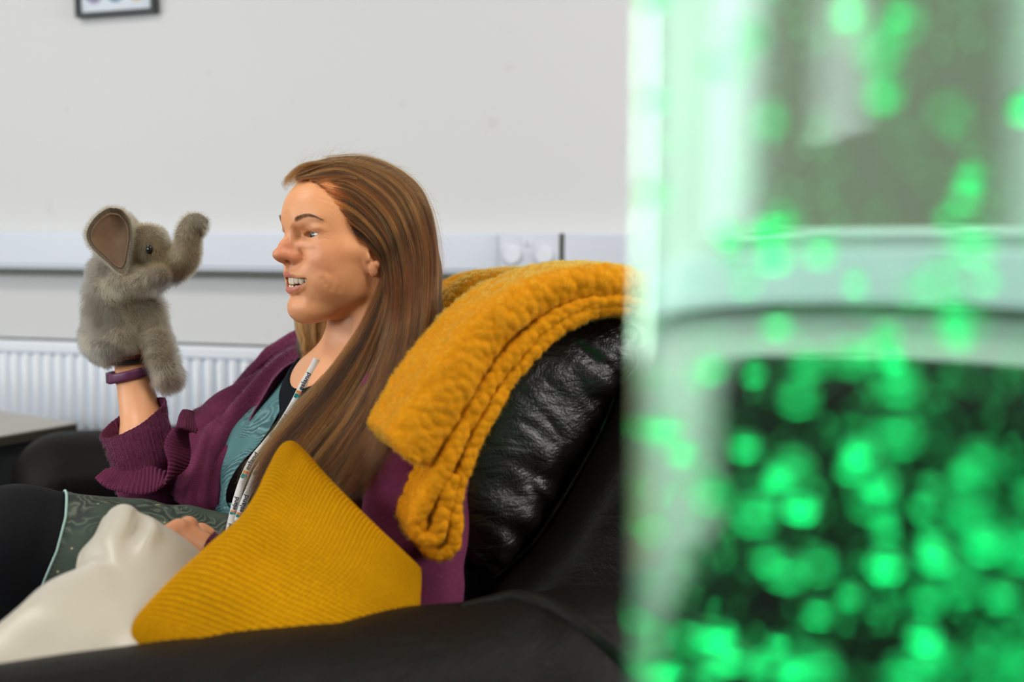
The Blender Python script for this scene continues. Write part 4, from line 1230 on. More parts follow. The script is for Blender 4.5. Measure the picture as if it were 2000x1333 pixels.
# back shell with its side panel
spx = [(985, 1172), (1052, 1118), (1105, 1052), (1164, 950), (1208, 866), (1262, 760), (1300, 690), (1352, 700), (1392, 800), (1420, 1000), (1420, 1600), (1180, 1600), (1040, 1400), (990, 1260)]
SP = [onplane(x, y, B_NEAR) for x, y in spx]
V, F = extr(SP, B_NEAR-1.10, B_NEAR+.035, .035, .009, .003); mesh_np('back_shell', V, F, M_LTH, sofa)
# arms
az = w2s(p_(950, 1178, 1.02)); ZA = az[2]
def arm(bc, a0, a1):
    F = Field((a0-.03, bc-.17, .10), (a1+.03, bc+.17, ZA+.05), .008)
    def f(X, Y, Z):
        y = Y-bc
        zc = ZA-.095-.010*np.clip((X-a0)/.3, 0, 1)**2*0
        roll = np.sqrt((y/1.22)**2+(Z-zc)**2)-.092
        body = np.maximum(np.abs(y)-.088, Z-zc)
        d = np.minimum(roll, body)-.0
        h = np.maximum(.05-np.abs(roll-body), 0)/.05; d = d-h*h*.0125
        e = np.maximum(X-(a1-.09), a0-X)
        d2 = np.where(X > a1-.09, np.sqrt(np.maximum(d+.09, 0)**2+np.maximum(X-(a1-.09), 0)**2)-.09, d)
        return np.maximum(np.maximum(d2, a0-X), .12-Z)
    F.add((f, np.array((a0, bc-.16, .12)), np.array((a1, bc+.16, ZA+.03))), pad=.03)
    def folds(X, Y, Z):
        s = (X-a0)
        q = np.stack(np.broadcast_arrays((X*.8-(Y-bc)*.6)*16, (Y-bc)*6+X*3, Z*8), -1)
        return .0045*(1-2*np.abs(vnoise(q, 31)))*np.clip(1.1-s*1.2, .25, 1)
    F.disp(folds, (-9, -9, -9), (9, 9, 9))
    V, Fc = F.mesh(); return s2w(V), Fc
bn = az[1]
V, F = arm(bn, az[0]-.16, az[0]+.60); na = mesh_np('armrest', V, F, M_LTH, sofa)
bf = bn-1.17
V, F = arm(bf, az[0]-.16, az[0]+.535); mesh_np('armrest', V, F, M_LTH, sofa)
# roll of the arm top that runs up against the back (seam bead seen between arm and side panel)
sm = [(900, 1186), (960, 1176), (1010, 1170), (1060, 1180), (1110, 1205), (1160, 1240), (1215, 1286), (1262, 1330), (1300, 1370)]
def _tree(objs):
    from mathutils.bvhtree import BVHTree as BT
    Vs, Fs, n = [], [], 0
    for o in objs:
        V = np.empty(len(o.data.vertices)*3); o.data.vertices.foreach_get('co', V); V = V.reshape(-1, 3)+np.array(EMPTY_LOC[sofa.name])
        Vs.append(V); Fs += [tuple(i+n for i in p.vertices) for p in o.data.polygons]; n += len(V)
    return BT.FromPolygons([tuple(v) for v in np.concatenate(Vs)], Fs)
_tr = _tree([o for o in scene.objects if o.parent is sofa and o.name.split('.')[0] in ('armrest', 'back_shell', 'back_cushion')])
smd = cr(np.array(sm, float), 70); dds = []
for x, y in smd:
    o_ = Vector((0, 0, CAM_Z)); d_ = P(x, y, 1)-o_; hit = _tr.ray_cast(o_, d_.normalized())[0]
    dds.append(float((np.array(hit)-np.array(o_)) @ -np.array(CAM_R.col[2])) if hit is not None else np.nan)
dds = np.array(dds); ok_ = ~np.isnan(dds); dds = np.interp(np.arange(70), np.arange(70)[ok_], dds[ok_]); dds = np.convolve(np.pad(dds, 4, mode='edge'), np.ones(9)/9, 'valid')
c = np.array([p_(x, y, d+.002) for (x, y), d in zip(smd, dds)])
V, F = tube_np(c, np.interp(np.linspace(0, 1, 70), [0, .2, .5, 1], [.004, .009, .010, .010]), 12); mesh_np('seam_roll', V, F, M_LTH, na)
# seat
def rbox(name, lo, hi, r, h=.012, puff=0):
    lo = np.array(lo); hi = np.array(hi); F = Field(lo-.03-puff, hi+.03+puff, h)
    X = F.ax[0][:, None, None]; Y = F.ax[1][None, :, None]; Z = F.ax[2][None, None, :]
    c = (lo+hi)/2; e = (hi-lo)/2-r
    pf = puff*np.clip(1-((X-c[0])/(e[0]+r))**2, 0, 1)*np.clip(1-((Y-c[1])/(e[1]+r))**2, 0, 1)
    q = [np.abs(X-c[0])-e[0], np.abs(Y-c[1])-e[1], np.abs(Z-c[2])-e[2]-pf]
    F.v = (np.sqrt(np.maximum(q[0], 0)**2+np.maximum(q[1], 0)**2+np.maximum(q[2], 0)**2)+np.minimum(np.maximum(np.maximum(q[0], q[1]), q[2]), 0)-r).astype(np.float32)
    V, Fc = F.mesh(); return mesh_np(name, s2w(V), Fc, M_LTH, sofa)
A0 = az[0]-.12; A1 = az[0]+.50
rbox('seat_base', (A0-.05, bf+.08, .10), (A1, bn-.08, .31), .02)
bm_ = (bf+bn)/2
rbox('seat_cushion', (A0+.02, bf+.095, .30), (A1+.03, bm_-.003, .44), .045, puff=.015)
rbox('seat_cushion', (A0+.02, bm_+.003, .30), (A1+.03, bn-.095, .44), .045, puff=.015)
M_FOOT = plain('dark_wood_foot', (.02, .013, .009, 1), .4)
for a in (A0, A1-.05):
    for b in (bf, bn):
        V, F = tube_np(np.array([s2w((a, b, 0.0)), s2w((a, b, .13))]), .028, 16); mesh_np('foot', V, F, M_FOOT, sofa)
# ------------------------------------------------------------------ elephant glove puppet
DP = 1.462; PXM = DP/FPX
pup = empty('elephant_puppet', tuple(p_(245, 690, DP)), 'grey furry elephant hand puppet with raised trunk, worn on the woman\'s hand', 'puppet')
e2 = lambda x, y, rx, ry, rd, dd=0, rot=None: ell(p_(x, y, DP+dd), (rx*PXM, rd, ry*PXM), rot)
c2 = lambda a, b, ra, rb: cone(p_(a[0], a[1], DP+(a[2] if len(a) > 2 else 0)), p_(b[0], b[1], DP+(b[2] if len(b) > 2 else 0)), ra*PXM, rb*PXM)
def pup_body():
    F = Field(tuple(p_(140, 780, DP)-np.array((0, .12, 0))), tuple(p_(425, 395, DP)+np.array((0, .12, 0))), .0022)
    F.add(c2((228, 560), (231, 652), 52, 61), .01)
    F.add(e2(232, 668, 60, 34, .046), .012)
    F.add(c2((232, 530), (238, 560), 46, 52), .015)
    F.add(c2((262, 500), (240, 530), 36, 44), .02)
    F.add(e2(284, 484, 43, 43, .036), .012)          # head
    F.add(e2(300, 500, 36, 26, .030), .012)
    F.add(c2((306, 512), (338, 524), 29, 27), .01)
    tp = cr(np.array([(334, 524), (354, 510), (364, 487), (369, 463), (377, 443), (388, 436)], float), 16); tr_ = np.interp(np.linspace(0, 1, 16), [0, .25, .5, .75, 1], [27.5, 26, 21.5, 19, 15])
    for k in range(15): F.add(c2(tp[k], tp[k+1], tr_[k], tr_[k+1]), .006)
    F.add(c2((388, 440), (393, 446), 14, 12), .006)
    F.add(c2((392, 432), (403, 432), 6, 3.0), .006); F.add(c2((388, 454), (398, 459), 6, 3.0), .006)
    F.add(c2((392, 436, -.01), (401, 446, -.012), 6, 4), .006)
    # front paws
    F.add(c2((236, 556, -.030), (306, 541, -.036), 29, 23), .010)
    F.add(c2((236, 556, .030), (300, 560, .036), 27, 20), .010)
    # belly and legs
    F.add(c2((286, 612), (300, 660), 34, 30), .012)
    F.add(c2((304, 668, -.014), (316, 712, -.018), 25, 24), .008); F.add(c2((316, 712, -.018), (328, 738, -.020), 23, 23), .006)
    F.add(c2((302, 668, .018), (320, 705, .020), 25, 23), .008); F.add(c2((320, 705, .020), (334, 730, .022), 22, 20), .006)
    # brow over the far eye, seam grooves, hollow for the hand
    F.add(e2(306, 454, 12, 9, .012, .014), .006)
    F.groove([p_(284, 592, DP-.05), p_(296, 650, DP-.05), p_(291, 690, DP-.045)], .006, .004)
    F.groove([p_(205, 535, DP-.05), p_(235, 540, DP-.055), p_(262, 532, DP-.05)], .006, .004)
    F.groove([p_(262, 524, DP-.04), p_(290, 520, DP-.045), p_(320, 512, DP-.04)], .005, .003)
    F.add(cone(p_(258, 740, DP), p_(255, 640, DP), .034, .030), .004, cut=True)
    F.disp(lambda X, Y, Z: .0022*vnoise(np.stack(np.broadcast_arrays(X*45, Y*45, Z*45), -1), 4), (-9, -9, -9), (9, 9, 9))
    return F.mesh()
PV, PF = pup_body()
def fur_base(name, a, b):
    t = NT(name); n = t.noise(t.coord('Object'), 40, 3, .6); t.set(Base_Color=t.mix(n, a, b), Roughness=.95); return t.m
M_FURB = fur_base('grey_plush_backing', (.10, .082, .06, 1), (.20, .16, .115, 1))
M_SUEDE = fur_base('tan_suede', (.17, .105, .06, 1), (.235, .15, .09, 1))
pb = mesh_np('plush_body', PV, PF, M_FURB, pup)
M_FUR = hair_mat('plush_fur', rough=.55, ior=1.22)
def fur(V, F, n, length, seed, name, parent, colf, lean=(.1, 0, -.8), m=None, rad=.00014, k=4, curl=.0):
    r = np.random.default_rng(seed); p, nn = surf_pts(V, F, n, seed)
    vis = (nn*(p-np.array((0, 0, CAM_Z)))).sum(1) < .25*np.linalg.norm(p, axis=1)      # coat on the sides that can be seen from the room side
    p = p[vis]; nn = nn[vis]; n = len(p)
    L = length(p)*(.6+.8*r.random(n)) if callable(length) else length*(.6+.8*r.random(n))
    flow = np.array(lean)+np.stack([vnoise(p*28, s) for s in (1, 2, 3)], 1)*.9+np.stack([vnoise(p*90, s) for s in (4, 5, 6)], 1)*.5
    flow -= nn*(flow*nn).sum(1, keepdims=True)
    d = nn*.75+flow*.62+r.normal(0, .18, (n, 3)); d /= np.linalg.norm(d, axis=1, keepdims=True)
    t = np.linspace(0, 1, k)
    S = p[:, None]-nn[:, None]*.0006+d[:, None]*(L[:, None]*t)[..., None]+flow[:, None]*((L[:, None]*.35)*t**2)[..., None]
    return hair_obj(name, S, rad, m or M_FUR, parent, colf(p, r))
def pup_col(p, r):
    z = p[:, 2]; x = p[:, 0]
    # measured position across the puppet, in units of its own height
    o = p_(245, 590, DP); u = (x-o[0])/.15; v = (z-o[2])/.15
    grey = np.array((.23, .205, .17)); beige = np.array((.64, .48, .29)); brown = np.array((.36, .24, .115)); dark = np.array((.12, .105, .085))
    headm = sstep(.30, .45, v+.35*(u-.2))
    patch = fbm(np.stack([x*16+z*9, p[:, 1]*10, z*16-x*6], 1), 12)
    c = np.where((patch > .10)[:, None], beige, grey); c = np.where((patch < -.38)[:, None], dark, c)
    belly = sstep(.28, .42, u)*sstep(.1, -.05, v)
    c = c*(1-belly[:, None])+np.array((.44, .34, .225))*belly[:, None]
    hb = np.where((patch > .15)[:, None], np.array((.52, .38, .20)), brown)
    c = c*(1-headm[:, None])+hb*headm[:, None]
    tips = sstep(.55, .85, u)*sstep(.6, .9, v); c = c*(1-tips[:, None]*.5)+np.array((.45, .42, .38))*tips[:, None]*.5
    return np.clip(c*(.68+.7*r.random((len(p), 1))), 0, .95)
def pup_len(p):
    z = p[:, 2]; o = p_(245, 590, DP); v = (z-o[2])/.15; u = (p[:, 0]-o[0])/.15
    return np.interp(v+.35*u, [-.5, .3, .5], [.0095, .0090, .0058])
fur(PV, PF, 90000, pup_len, 11, 'plush_fur', pb, pup_col)
# ear: furry shell outside, tan lining inside, slightly cupped
ear_px = [(214, 406), (235, 409), (247, 421), (254, 431), (258, 450), (258, 470), (253, 498), (249, 522), (241, 535), (226, 529), (211, 514), (193, 498), (177, 481), (169, 462), (173, 444), (185, 426), (200, 413)]
def ear(dd, name, flip=1, sx=0, sy=0):
    E = cr(np.array(ear_px+[ear_px[0]], float), 97)[:-1]; c = np.array((222., 468.))
    nr = 22; G = []; Bk = []
    for i in range(nr):
        r = (i+.02)/(nr-1+.02); q = c+(E-c)*r
        cup = .020*(1-r**2.2)+.004*np.sin(np.arange(96)/96*4*PI)*r
        fold = np.clip((q[:, 0]-232)/26, 0, 1)*np.clip((480-q[:, 1])/60, 0, 1)
        dep = DP-.040+dd+cup*flip-.010*fold*0+np.clip((q[:, 0]-222)/36, -1, 1)*.012
        G.append([p_(a+sx, b+sy, d) for (a, b), d in zip(q, dep)])
        Bk.append([p_(a+sx, b+sy, d+.006*math.sqrt(max(0, 1-r**6))+.001) for (a, b), d in zip(q, dep)])
    G = np.array(G); Bk = np.array(Bk); n = nr*96
    Fa = gridfaces(nr, 96, cv=True); j = np.arange(96); e = (nr-1)*96
    F = np.concatenate([Fa, Fa[:, ::-1]+n, np.stack([e+j, e+(j+1) % 96, e+(j+1) % 96+n, e+j+n], 1)])
    V = np.concatenate([G.reshape(-1, 3), Bk.reshape(-1, 3)])
    o = mesh_np('ear', V, F, M_FURB, pup); fixnormals(o)
    m = int(nr*.84)
    Gi = G[:m]-np.array((0, .0016, 0)); ib = Gi+np.array((0, .0012, 0))
    V2 = np.concatenate([Gi.reshape(-1, 3), ib.reshape(-1, 3)]); n2 = m*96; Fi = gridfaces(m, 96, cv=True); e = (m-1)*96
    F2 = np.concatenate([Fi, Fi[:, ::-1]+n2, np.stack([e+j, e+(j+1) % 96, e+(j+1) % 96+n2, e+j+n2], 1)])
    l = mesh_np('ear_lining', V2, F2, M_SUEDE, o); fixnormals(l)
    V3, F3 = tube_np(np.concatenate([Gi[-1], Gi[-1][:2]]), .0018, 6, False); mesh_np('lining_seam', V3, F3, M_SUEDE, o)
    # rim fur
    rr = np.random.default_rng(5); N = 14000
    k = rr.integers(0, 96, N); f = rr.random(N); ri = rr.uniform(.83, 1.0, N)*(nr-1); i0 = np.minimum(ri.astype(int), nr-2); fr_ = (ri-i0)[:, None]
    A = G[i0, k]*(1-fr_)+G[i0+1, k]*fr_; B = G[i0, (k+1) % 96]*(1-fr_)+G[i0+1, (k+1) % 96]*fr_
    p = A*(1-f[:, None])+B*f[:, None]
    back = rr.random(N) < .45; p = p+np.array((0, .004, 0))*back[:, None]
    cc = G[0].mean(0); rad = p-cc; rad[:, 1] = 0; rad /= np.linalg.norm(rad, axis=1, keepdims=True)
    d = rad*.9+np.array((0, -.6, 0))*(~back)[:, None]+np.array((0, .5, 0))*back[:, None]+rr.normal(0, .25, (N, 3)); d /= np.linalg.norm(d, axis=1, keepdims=True)
    t = np.linspace(0, 1, 4); L = .0065*(.6+.7*rr.random(N))
    S = p[:, None]+d[:, None]*(L[:, None]*t)[..., None]
    g = rr.random((N, 1)); C = (np.array((.48, .37, .24))*g+np.array((.26, .21, .15))*(1-g))*(.7+.5*rr.random((N, 1)))
    hair_obj('ear_fur', S, .00010, M_FUR, o, C)
ear(-.014, 'ear')
ear(.075, 'ear', -1, 14, 8)
# eyes
M_BEAD = plain('black_bead', (.004, .004, .004, 1), .08)
def bead(x, y, d, r, ry):
    bm = bmesh.new(); bmesh.ops.create_uvsphere(bm, u_segments=28, v_segments=18, radius=1)
    V = np.array([tuple(v.co) for v in bm.verts])*np.array((r, r*.8, ry))+p_(x, y, d); F = [tuple(v.index for v in f.verts) for f in bm.faces]; bm.free()
    mesh_np('bead_eye', V, F, M_BEAD, pup)
bead(292, 488, DP-.0375, .0052, .0066); bead(315, 453, DP+.026, .0045, .005)
# ---- wrist band, hair ties
axr = WR_R-EL_R; axr /= np.linalg.norm(axr)
M_BAND = plain('plum_silicone', (.115, .022, .075, 1), .42)
M_SCR = plain('dark_glass', (.008, .012, .014, 1), .1)
tk = empty('fitness_band', tuple(p_(250, 730, 1.46)), 'plum coloured rubber fitness band round the raised wrist below the puppet', 'wristband')
def strap(name, ctr, rx, ry, h, th, m, par, tilt=0.0, tail=None):
    nt = 96; t = np.linspace(0, 2*PI, nt, endpoint=False); prof = [(-1, 0), (-.9, .8), (-.5, 1), (.5, 1), (.9, .8), (1, 0), (.9, -.4), (-.9, -.4)]
    G = []
    for a, b in prof:
        rr = (b*th)
        x = np.cos(t)*(rx+rr); y = np.sin(t)*(ry+rr); z = a*h/2+np.cos(t)*tilt
        G.append(np.array(ctr)+np.stack([x, y, z], 1))
    G = np.array(G)
    return mesh_np(name, G.reshape(-1, 3), gridfaces(len(prof), nt, True, True), m, par)
bd = strap('strap', p_(257, 731, 1.462), .0282, .0300, .0145, .0030, M_BAND, tk, .0065); fixnormals(bd)
tb_ = box('tracker_body', tuple(p_(221, 737, 1.462)-np.array((.0065, .011, .0095))), tuple(p_(221, 737, 1.462)+np.array((.004, .010, .0085))), M_BAND, tk, .003)
box('display', tuple(p_(213.5, 737, 1.462)-np.array((.0018, .009, .008))), tuple(p_(213.5, 737, 1.462)+np.array((.0008, .008, .0075))), M_SCR, tk, .0008)
M_TIE = plain('black_elastic', (.012, .008, .007, 1), .7); M_TIER = plain('dark_red_elastic', (.13, .012, .014, 1), .7)
for (py, mt, nm, dz) in ((703, M_TIE, 'thin black hair tie on the raised wrist just above the plum band', 0), (706, M_TIE, 'second black hair tie pressed against the plum band side of the first', .0), (696, M_TIER, 'dark red hair tie on the wrist at the hem of the elephant puppet', 0)):
    t = np.linspace(0, 2*PI, 60, endpoint=False); c0 = p_(254, py, 1.468)
    pth = c0+np.stack([np.cos(t)*.0262, np.sin(t)*.0265, np.cos(t)*.0022+np.sin(t)*.001], 1)
    V, F = tube_np(np.concatenate([pth, pth[:2]]), .0016 if mt is M_TIE else .0032, 8, False); o = mesh_np('hair_tie', V, F, mt); meta(o, nm, 'hair tie')
# ------------------------------------------------------------------ mustard blanket over the back cushion
def blanket_mat(name, a, b):
    t = NT(name); c = t.coord('Object'); n = t.noise(c, 30, 3, .6)
    v = t.attr('puff', 'Fac')
    col = t.mix(n, a, b); col = t.mix(t.math('MULTIPLY', v, .5), (a[0]*.55, a[1]*.42, a[2]*.4, 1), col)
    t.set(Base_Color=t.mix(n, a, b), Roughness=.9, Sheen_Weight=0); t.b.inputs['Specular IOR Level'].default_value = .03
    return t.m
M_BLK = blanket_mat('mustard_fleece', (.46, .17, .004, 1), (.66, .27, .008, 1))
M_BLKF = hair_mat('mustard_fleece_pile', rough=.6, ior=1.2)
def worley(p, seed=0):
    """distance to the nearest jittered point, 3-D, in cell units"""
    i = np.floor(p).astype(np.int64); best = np.full(len(p), 9.0)
    for dx in (-1, 0, 1):
        for dy in (-1, 0, 1):
            for dz in (-1, 0, 1):
                c = i+np.array((dx, dy, dz))
                def hs(k):
                    h = (c[:, 0]*374761393+c[:, 1]*668265263+c[:, 2]*1274126177+(seed+k)*974711) & 0x7fffffff
                    h = ((h ^ (h >> 13))*1103515245) & 0x7fffffff
                    return ((h >> 8) & 0xffff)/65535.0
                q = c+np.stack([hs(1), hs(2), hs(3)], 1)*.8+.1
                best = np.minimum(best, ((p-q)**2).sum(1))
    return np.sqrt(best)
blk = empty('blanket', tuple(p_(1000, 640, 1.2)), 'mustard yellow fluffy blanket folded in thick layers over the top of the sofa cushion', 'blanket')
def fold(name, pts, thick, depth, seed, nu=260, pile=26000, cell=.0105, puff=.0032, closed_end=True, back=None, dark=0):
    """one folded layer: swept slab with rounded near edge, thickness per point, going `depth` back along the cushion"""
    back = -SL if back is None else back
    path = cr(PP(pts), nu); th = cr(np.array(thick, float)[:, None], nu)[:, 0]*.5
    T = np.gradient(path, axis=0); T /= np.linalg.norm(T, axis=1, keepdims=True)
    N = np.cross(T, back); N /= np.linalg.norm(N, axis=1, keepdims=True)
    prof = []
    na = 26
    for k in range(na): a = -PI/2+PI*k/(na-1); prof.append((-math.cos(a), math.sin(a), 0))      # near edge half circle
    nb = 34
    for k in range(1, nb+1): prof.append((0, 1, k/nb))
    for k in range(8): a = PI/2-PI*(k+1)/9; prof.append((math.cos(a), math.sin(a), 1))
    for k in range(nb, 0, -1): prof.append((0, -1, k/nb))
    pr_ = np.array(prof); m = len(pr_)
    e = np.linspace(0, 1, nu); end = np.sqrt(np.clip(1-(np.clip(1-e/.03, 0, 1))**2, .02, 1)*np.clip(1-(np.clip(1-(1-e)/.03, 0, 1))**2, .02, 1)) if closed_end else np.ones(nu)
    R = (th*end)[:, None]
    G = path[:, None]+back*(pr_[:, 0]*1.0)[None, :, None]*R[..., None]+back*(depth*pr_[:, 2])[None, :, None]+N[:, None]*(pr_[:, 1][None]*R)[..., None]+back*R[..., None]
    Nn = gridnorm(G, cv=True); ctr = G.mean(1, keepdims=True); 
    outd = pr_[:, 0][None, :, None]*back+N[:, None]*pr_[:, 1][None, :, None]
    Nn = np.where((Nn*outd).sum(-1, keepdims=True) < 0, -Nn, Nn)
    P3 = G.reshape(-1, 3)
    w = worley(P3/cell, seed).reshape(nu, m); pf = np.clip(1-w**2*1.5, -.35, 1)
    G = G+Nn*(pf*puff+.0022*vnoise(P3*28, seed).reshape(nu, m))[..., None]
    V = np.concatenate([G.reshape(-1, 3), G[:1].mean(1), G[-1:].mean(1)]); n = nu*m
    F = gridfaces(nu, m, cv=True).tolist(); 
    F += [(n, (j+1) % m, j) for j in range(m)]+[(n+1, (nu-1)*m+j, (nu-1)*m+(j+1) % m) for j in range(m)]
    o = mesh_np(name, V, F, M_BLK, blk); fixnormals(o)
    a = o.data.attributes.new('puff', 'FLOAT', 'POINT'); a.data.foreach_set('value', np.concatenate([np.clip(pf, 0, 1).ravel(), [1, 1]]).astype(np.float32))
    # pile
    r = np.random.default_rng(seed+50); Fq = gridfaces(nu, m, cv=True); p, nn = surf_pts(V, Fq, pile*2, seed)
    cc = np.repeat(path, m, 0)
    # orient normals outward using the swept frame
    idx = r.choice(len(p), pile, replace=False)
    A, B, C_, D = (V[Fq[:, q]] for q in range(4)); 
    fn = np.cross(C_-A, D-B); ar = np.linalg.norm(fn, axis=1)+1e-12; On = np.broadcast_to(outd, G.shape).reshape(-1, 3)[Fq[:, 0]]
    sgn = np.sign((fn*On).sum(1)); fn = fn/ar[:, None]*sgn[:, None]
    wgt = ar*(((fn*(A-np.array((0, 0, CAM_Z)))).sum(1)) < .3); f = r.choice(len(Fq), pile, p=wgt/wgt.sum())
    u, v = r.random((2, pile, 1)); p = (A[f]*(1-u)+B[f]*u)*(1-v)+(D[f]*(1-u)+C_[f]*u)*v; nn = fn[f]
    ww = worley(p/cell, seed)
    fl = np.stack([vnoise(p*150, s+seed) for s in (1, 2, 3)], 1)
    d = nn*.9+fl*.75+r.normal(0, .30, (pile, 3)); d /= np.linalg.norm(d, axis=1, keepdims=True)
    L = (.0046*(.5+.8*r.random(pile)))*np.clip(1.25-ww, .55, 1.2); t = np.linspace(0, 1, 3)
    S = p[:, None]-nn[:, None]*.0008+d[:, None]*(L[:, None]*t)[..., None]
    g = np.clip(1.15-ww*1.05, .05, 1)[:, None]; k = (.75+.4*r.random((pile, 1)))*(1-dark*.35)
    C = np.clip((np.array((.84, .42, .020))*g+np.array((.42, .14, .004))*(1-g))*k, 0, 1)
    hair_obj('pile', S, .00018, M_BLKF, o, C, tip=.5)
    return o
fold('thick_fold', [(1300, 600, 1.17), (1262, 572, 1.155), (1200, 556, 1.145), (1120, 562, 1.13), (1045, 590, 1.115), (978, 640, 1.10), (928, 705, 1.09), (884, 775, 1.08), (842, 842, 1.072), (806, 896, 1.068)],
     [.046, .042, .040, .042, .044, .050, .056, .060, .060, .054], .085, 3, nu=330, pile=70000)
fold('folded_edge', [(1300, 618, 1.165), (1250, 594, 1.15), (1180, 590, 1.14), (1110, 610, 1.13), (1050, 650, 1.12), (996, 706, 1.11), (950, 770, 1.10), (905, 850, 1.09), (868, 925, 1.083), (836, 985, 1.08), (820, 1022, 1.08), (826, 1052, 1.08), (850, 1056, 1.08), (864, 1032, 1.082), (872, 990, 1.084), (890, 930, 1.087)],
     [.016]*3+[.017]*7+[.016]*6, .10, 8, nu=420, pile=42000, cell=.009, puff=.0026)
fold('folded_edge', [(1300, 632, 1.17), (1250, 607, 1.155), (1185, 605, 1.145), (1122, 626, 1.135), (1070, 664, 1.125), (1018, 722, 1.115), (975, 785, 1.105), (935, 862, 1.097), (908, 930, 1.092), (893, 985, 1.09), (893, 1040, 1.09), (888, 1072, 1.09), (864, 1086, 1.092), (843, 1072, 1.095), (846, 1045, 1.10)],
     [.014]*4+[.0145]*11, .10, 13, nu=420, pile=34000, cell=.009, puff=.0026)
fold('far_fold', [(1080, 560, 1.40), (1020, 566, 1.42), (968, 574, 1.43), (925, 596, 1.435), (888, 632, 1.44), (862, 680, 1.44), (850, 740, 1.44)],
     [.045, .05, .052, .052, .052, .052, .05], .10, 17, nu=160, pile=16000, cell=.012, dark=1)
# ------------------------------------------------------------------ scatter cushions
def coons(name, e0, e1, f0, f1, m, parent, h, nu=110, nv=110, wr=None, lift=None, hb=.35):
    """cushion from its four traced rim curves. e0: corner00->10, e1: corner01->11, f0: 00->01, f1: 10->11"""
    E0 = cr(PP(e0), nu); E1 = cr(PP(e1), nu); F0 = cr(PP(f0), nv); F1 = cr(PP(f1), nv)
    u = np.linspace(0, 1, nu)[:, None, None]; v = np.linspace(0, 1, nv)[None, :, None]
    G = (1-v)*E0[:, None]+v*E1[:, None]+(1-u)*F0[None]+u*F1[None]-((1-u)*(1-v)*E0[0]+u*(1-v)*E0[-1]+(1-u)*v*E1[0]+u*v*E1[-1])
    N = gridnorm(G); cd = G-np.array((0, 0, CAM_Z)); 
    if (N*cd).sum() > 0: N = -N
    nm = N.mean((0, 1)); nm /= np.linalg.norm(nm)
    U = u[..., 0]; V_ = v[..., 0]
    b = (np.clip(4*U*(1-U), 0, 1)*np.clip(4*V_*(1-V_), 0, 1))**.42
    w = wr(U, V_, G) if wr is not None else 0
    A = G+nm*(h*b)[..., None]+N*(w*np.clip(b*1.6, 0, 1))[..., None]; B = G-nm*(h*hb*b)[..., None]
    n = nu*nv; Fa = gridfaces(nu, nv)
    rim = [(i, 0) for i in range(nu)]+[(nu-1, j) for j in range(1, nv)]+[(i, nv-1) for i in range(nu-2, -1, -1)]+[(0, j) for j in range(nv-2, 0, -1)]
    A2 = A+nm*.003; B2 = B-nm*.003
    ix = np.array([i*nv+j for i, j in rim]); nx = np.roll(ix, -1)
    o = mesh_np(name, np.concatenate([A2.reshape(-1, 3), B2.reshape(-1, 3)]), np.concatenate([Fa, Fa[:, ::-1]+n, np.stack([nx, ix, ix+n, nx+n], 1)]), m, parent)
    fixnormals(o)
    uv = np.stack(np.broadcast_arrays(U, V_), -1).reshape(-1, 2); attr_uv(o, np.concatenate([uv, uv]))
    rimp = ((A2+B2)/2).reshape(-1, 3)[ix]
    return o, rimp
def ymat():
    t = NT('mustard_honeycomb_weave'); uv = t.attr('uvw'); c = t.coord('Object')
    mp = t.mapping(uv, (62, 66, 1))
    v = t.add('ShaderNodeTexVoronoi'); v.inputs['Scale'].default_value = 1; v.inputs['Randomness'].default_value = .12; t.lk(mp, v.inputs['Vector'])
    n = t.noise(c, 900, 2, .6); n2 = t.noise(c, 9, 3, .6); d = v.outputs['Distance']
    pit = t.ramp(d, [(.12, (0, 0, 0, 1)), (.55, (1, 1, 1, 1))])
    col = t.mix(n2, (.66, .30, .002, 1), (.86, .43, .003, 1))
    col = t.mix(t.math('MULTIPLY', t.math('SUBTRACT', 1.0, pit), .75), col, (.30, .11, .003, 1))
    col = t.mix(t.math('MULTIPLY', n, .22), col, (.26, .10, .004, 1))
    h = t.math('ADD', pit, t.math('MULTIPLY', n, .4))
    t.set(Base_Color=col, Roughness=.88, Normal=t.bump(h, .0026, 1.0), Sheen_Weight=0); t.b.inputs['Specular IOR Level'].default_value = .03
    return t.m
M_YEL = ymat()
def satin():
    t = NT('cream_sateen'); c = t.coord('Object'); n = t.noise(c, 12, 3, .5)
    t.set(Base_Color=t.mix(n, (.42, .385, .30, 1), (.50, .455, .36, 1)), Roughness=.34, Sheen_Weight=.3, Normal=t.bump(t.noise(c, 1500, 1, .5), .0003, .3)); return t.m
M_CRM = satin()
yp = empty('yellow_cushion', tuple(p_(540, 1180, 1.06)), 'bright yellow honeycomb knit cushion standing on its corner in front of the woman', 'cushion')
T = (567, 864, 1.165); Rr = (820, 1112, 1.10); Lc_ = (188, 1296, .950); Bt = (600, 1440, .98)
def ywr(U, V, G):
    return .006*vnoise(G*11, 3)+.0025*vnoise(G*30, 5)-.010*np.exp(-((U-.17-.10*V)/.05)**2)*np.clip(.55-V, 0, 1)*1.2
o, rim = coons('cover', [T, (592, 886, 1.15), (640, 944, 1.135), (700, 1008, 1.12), (760, 1066, 1.108), (796, 1098, 1.102), Rr],
      [Lc_, (300, 1340, .975), (450, 1400, .97), Bt],
      [T, (545, 882, 1.155), (523, 922, 1.14), (499, 972, 1.12), (462, 1026, 1.09), (400, 1080, 1.065), (330, 1144, 1.02), (262, 1216, .985), (222, 1262, .962), Lc_],
      [Rr, (818, 1160, 1.085), (806, 1230, 1.06), (720, 1340, 1.01), Bt], M_YEL, yp, .062, wr=ywr)
V, F = tube_np(np.concatenate([rim, rim[:2]]), .0022, 6, False); mesh_np('rim_seam', V, F, M_YEL, o)
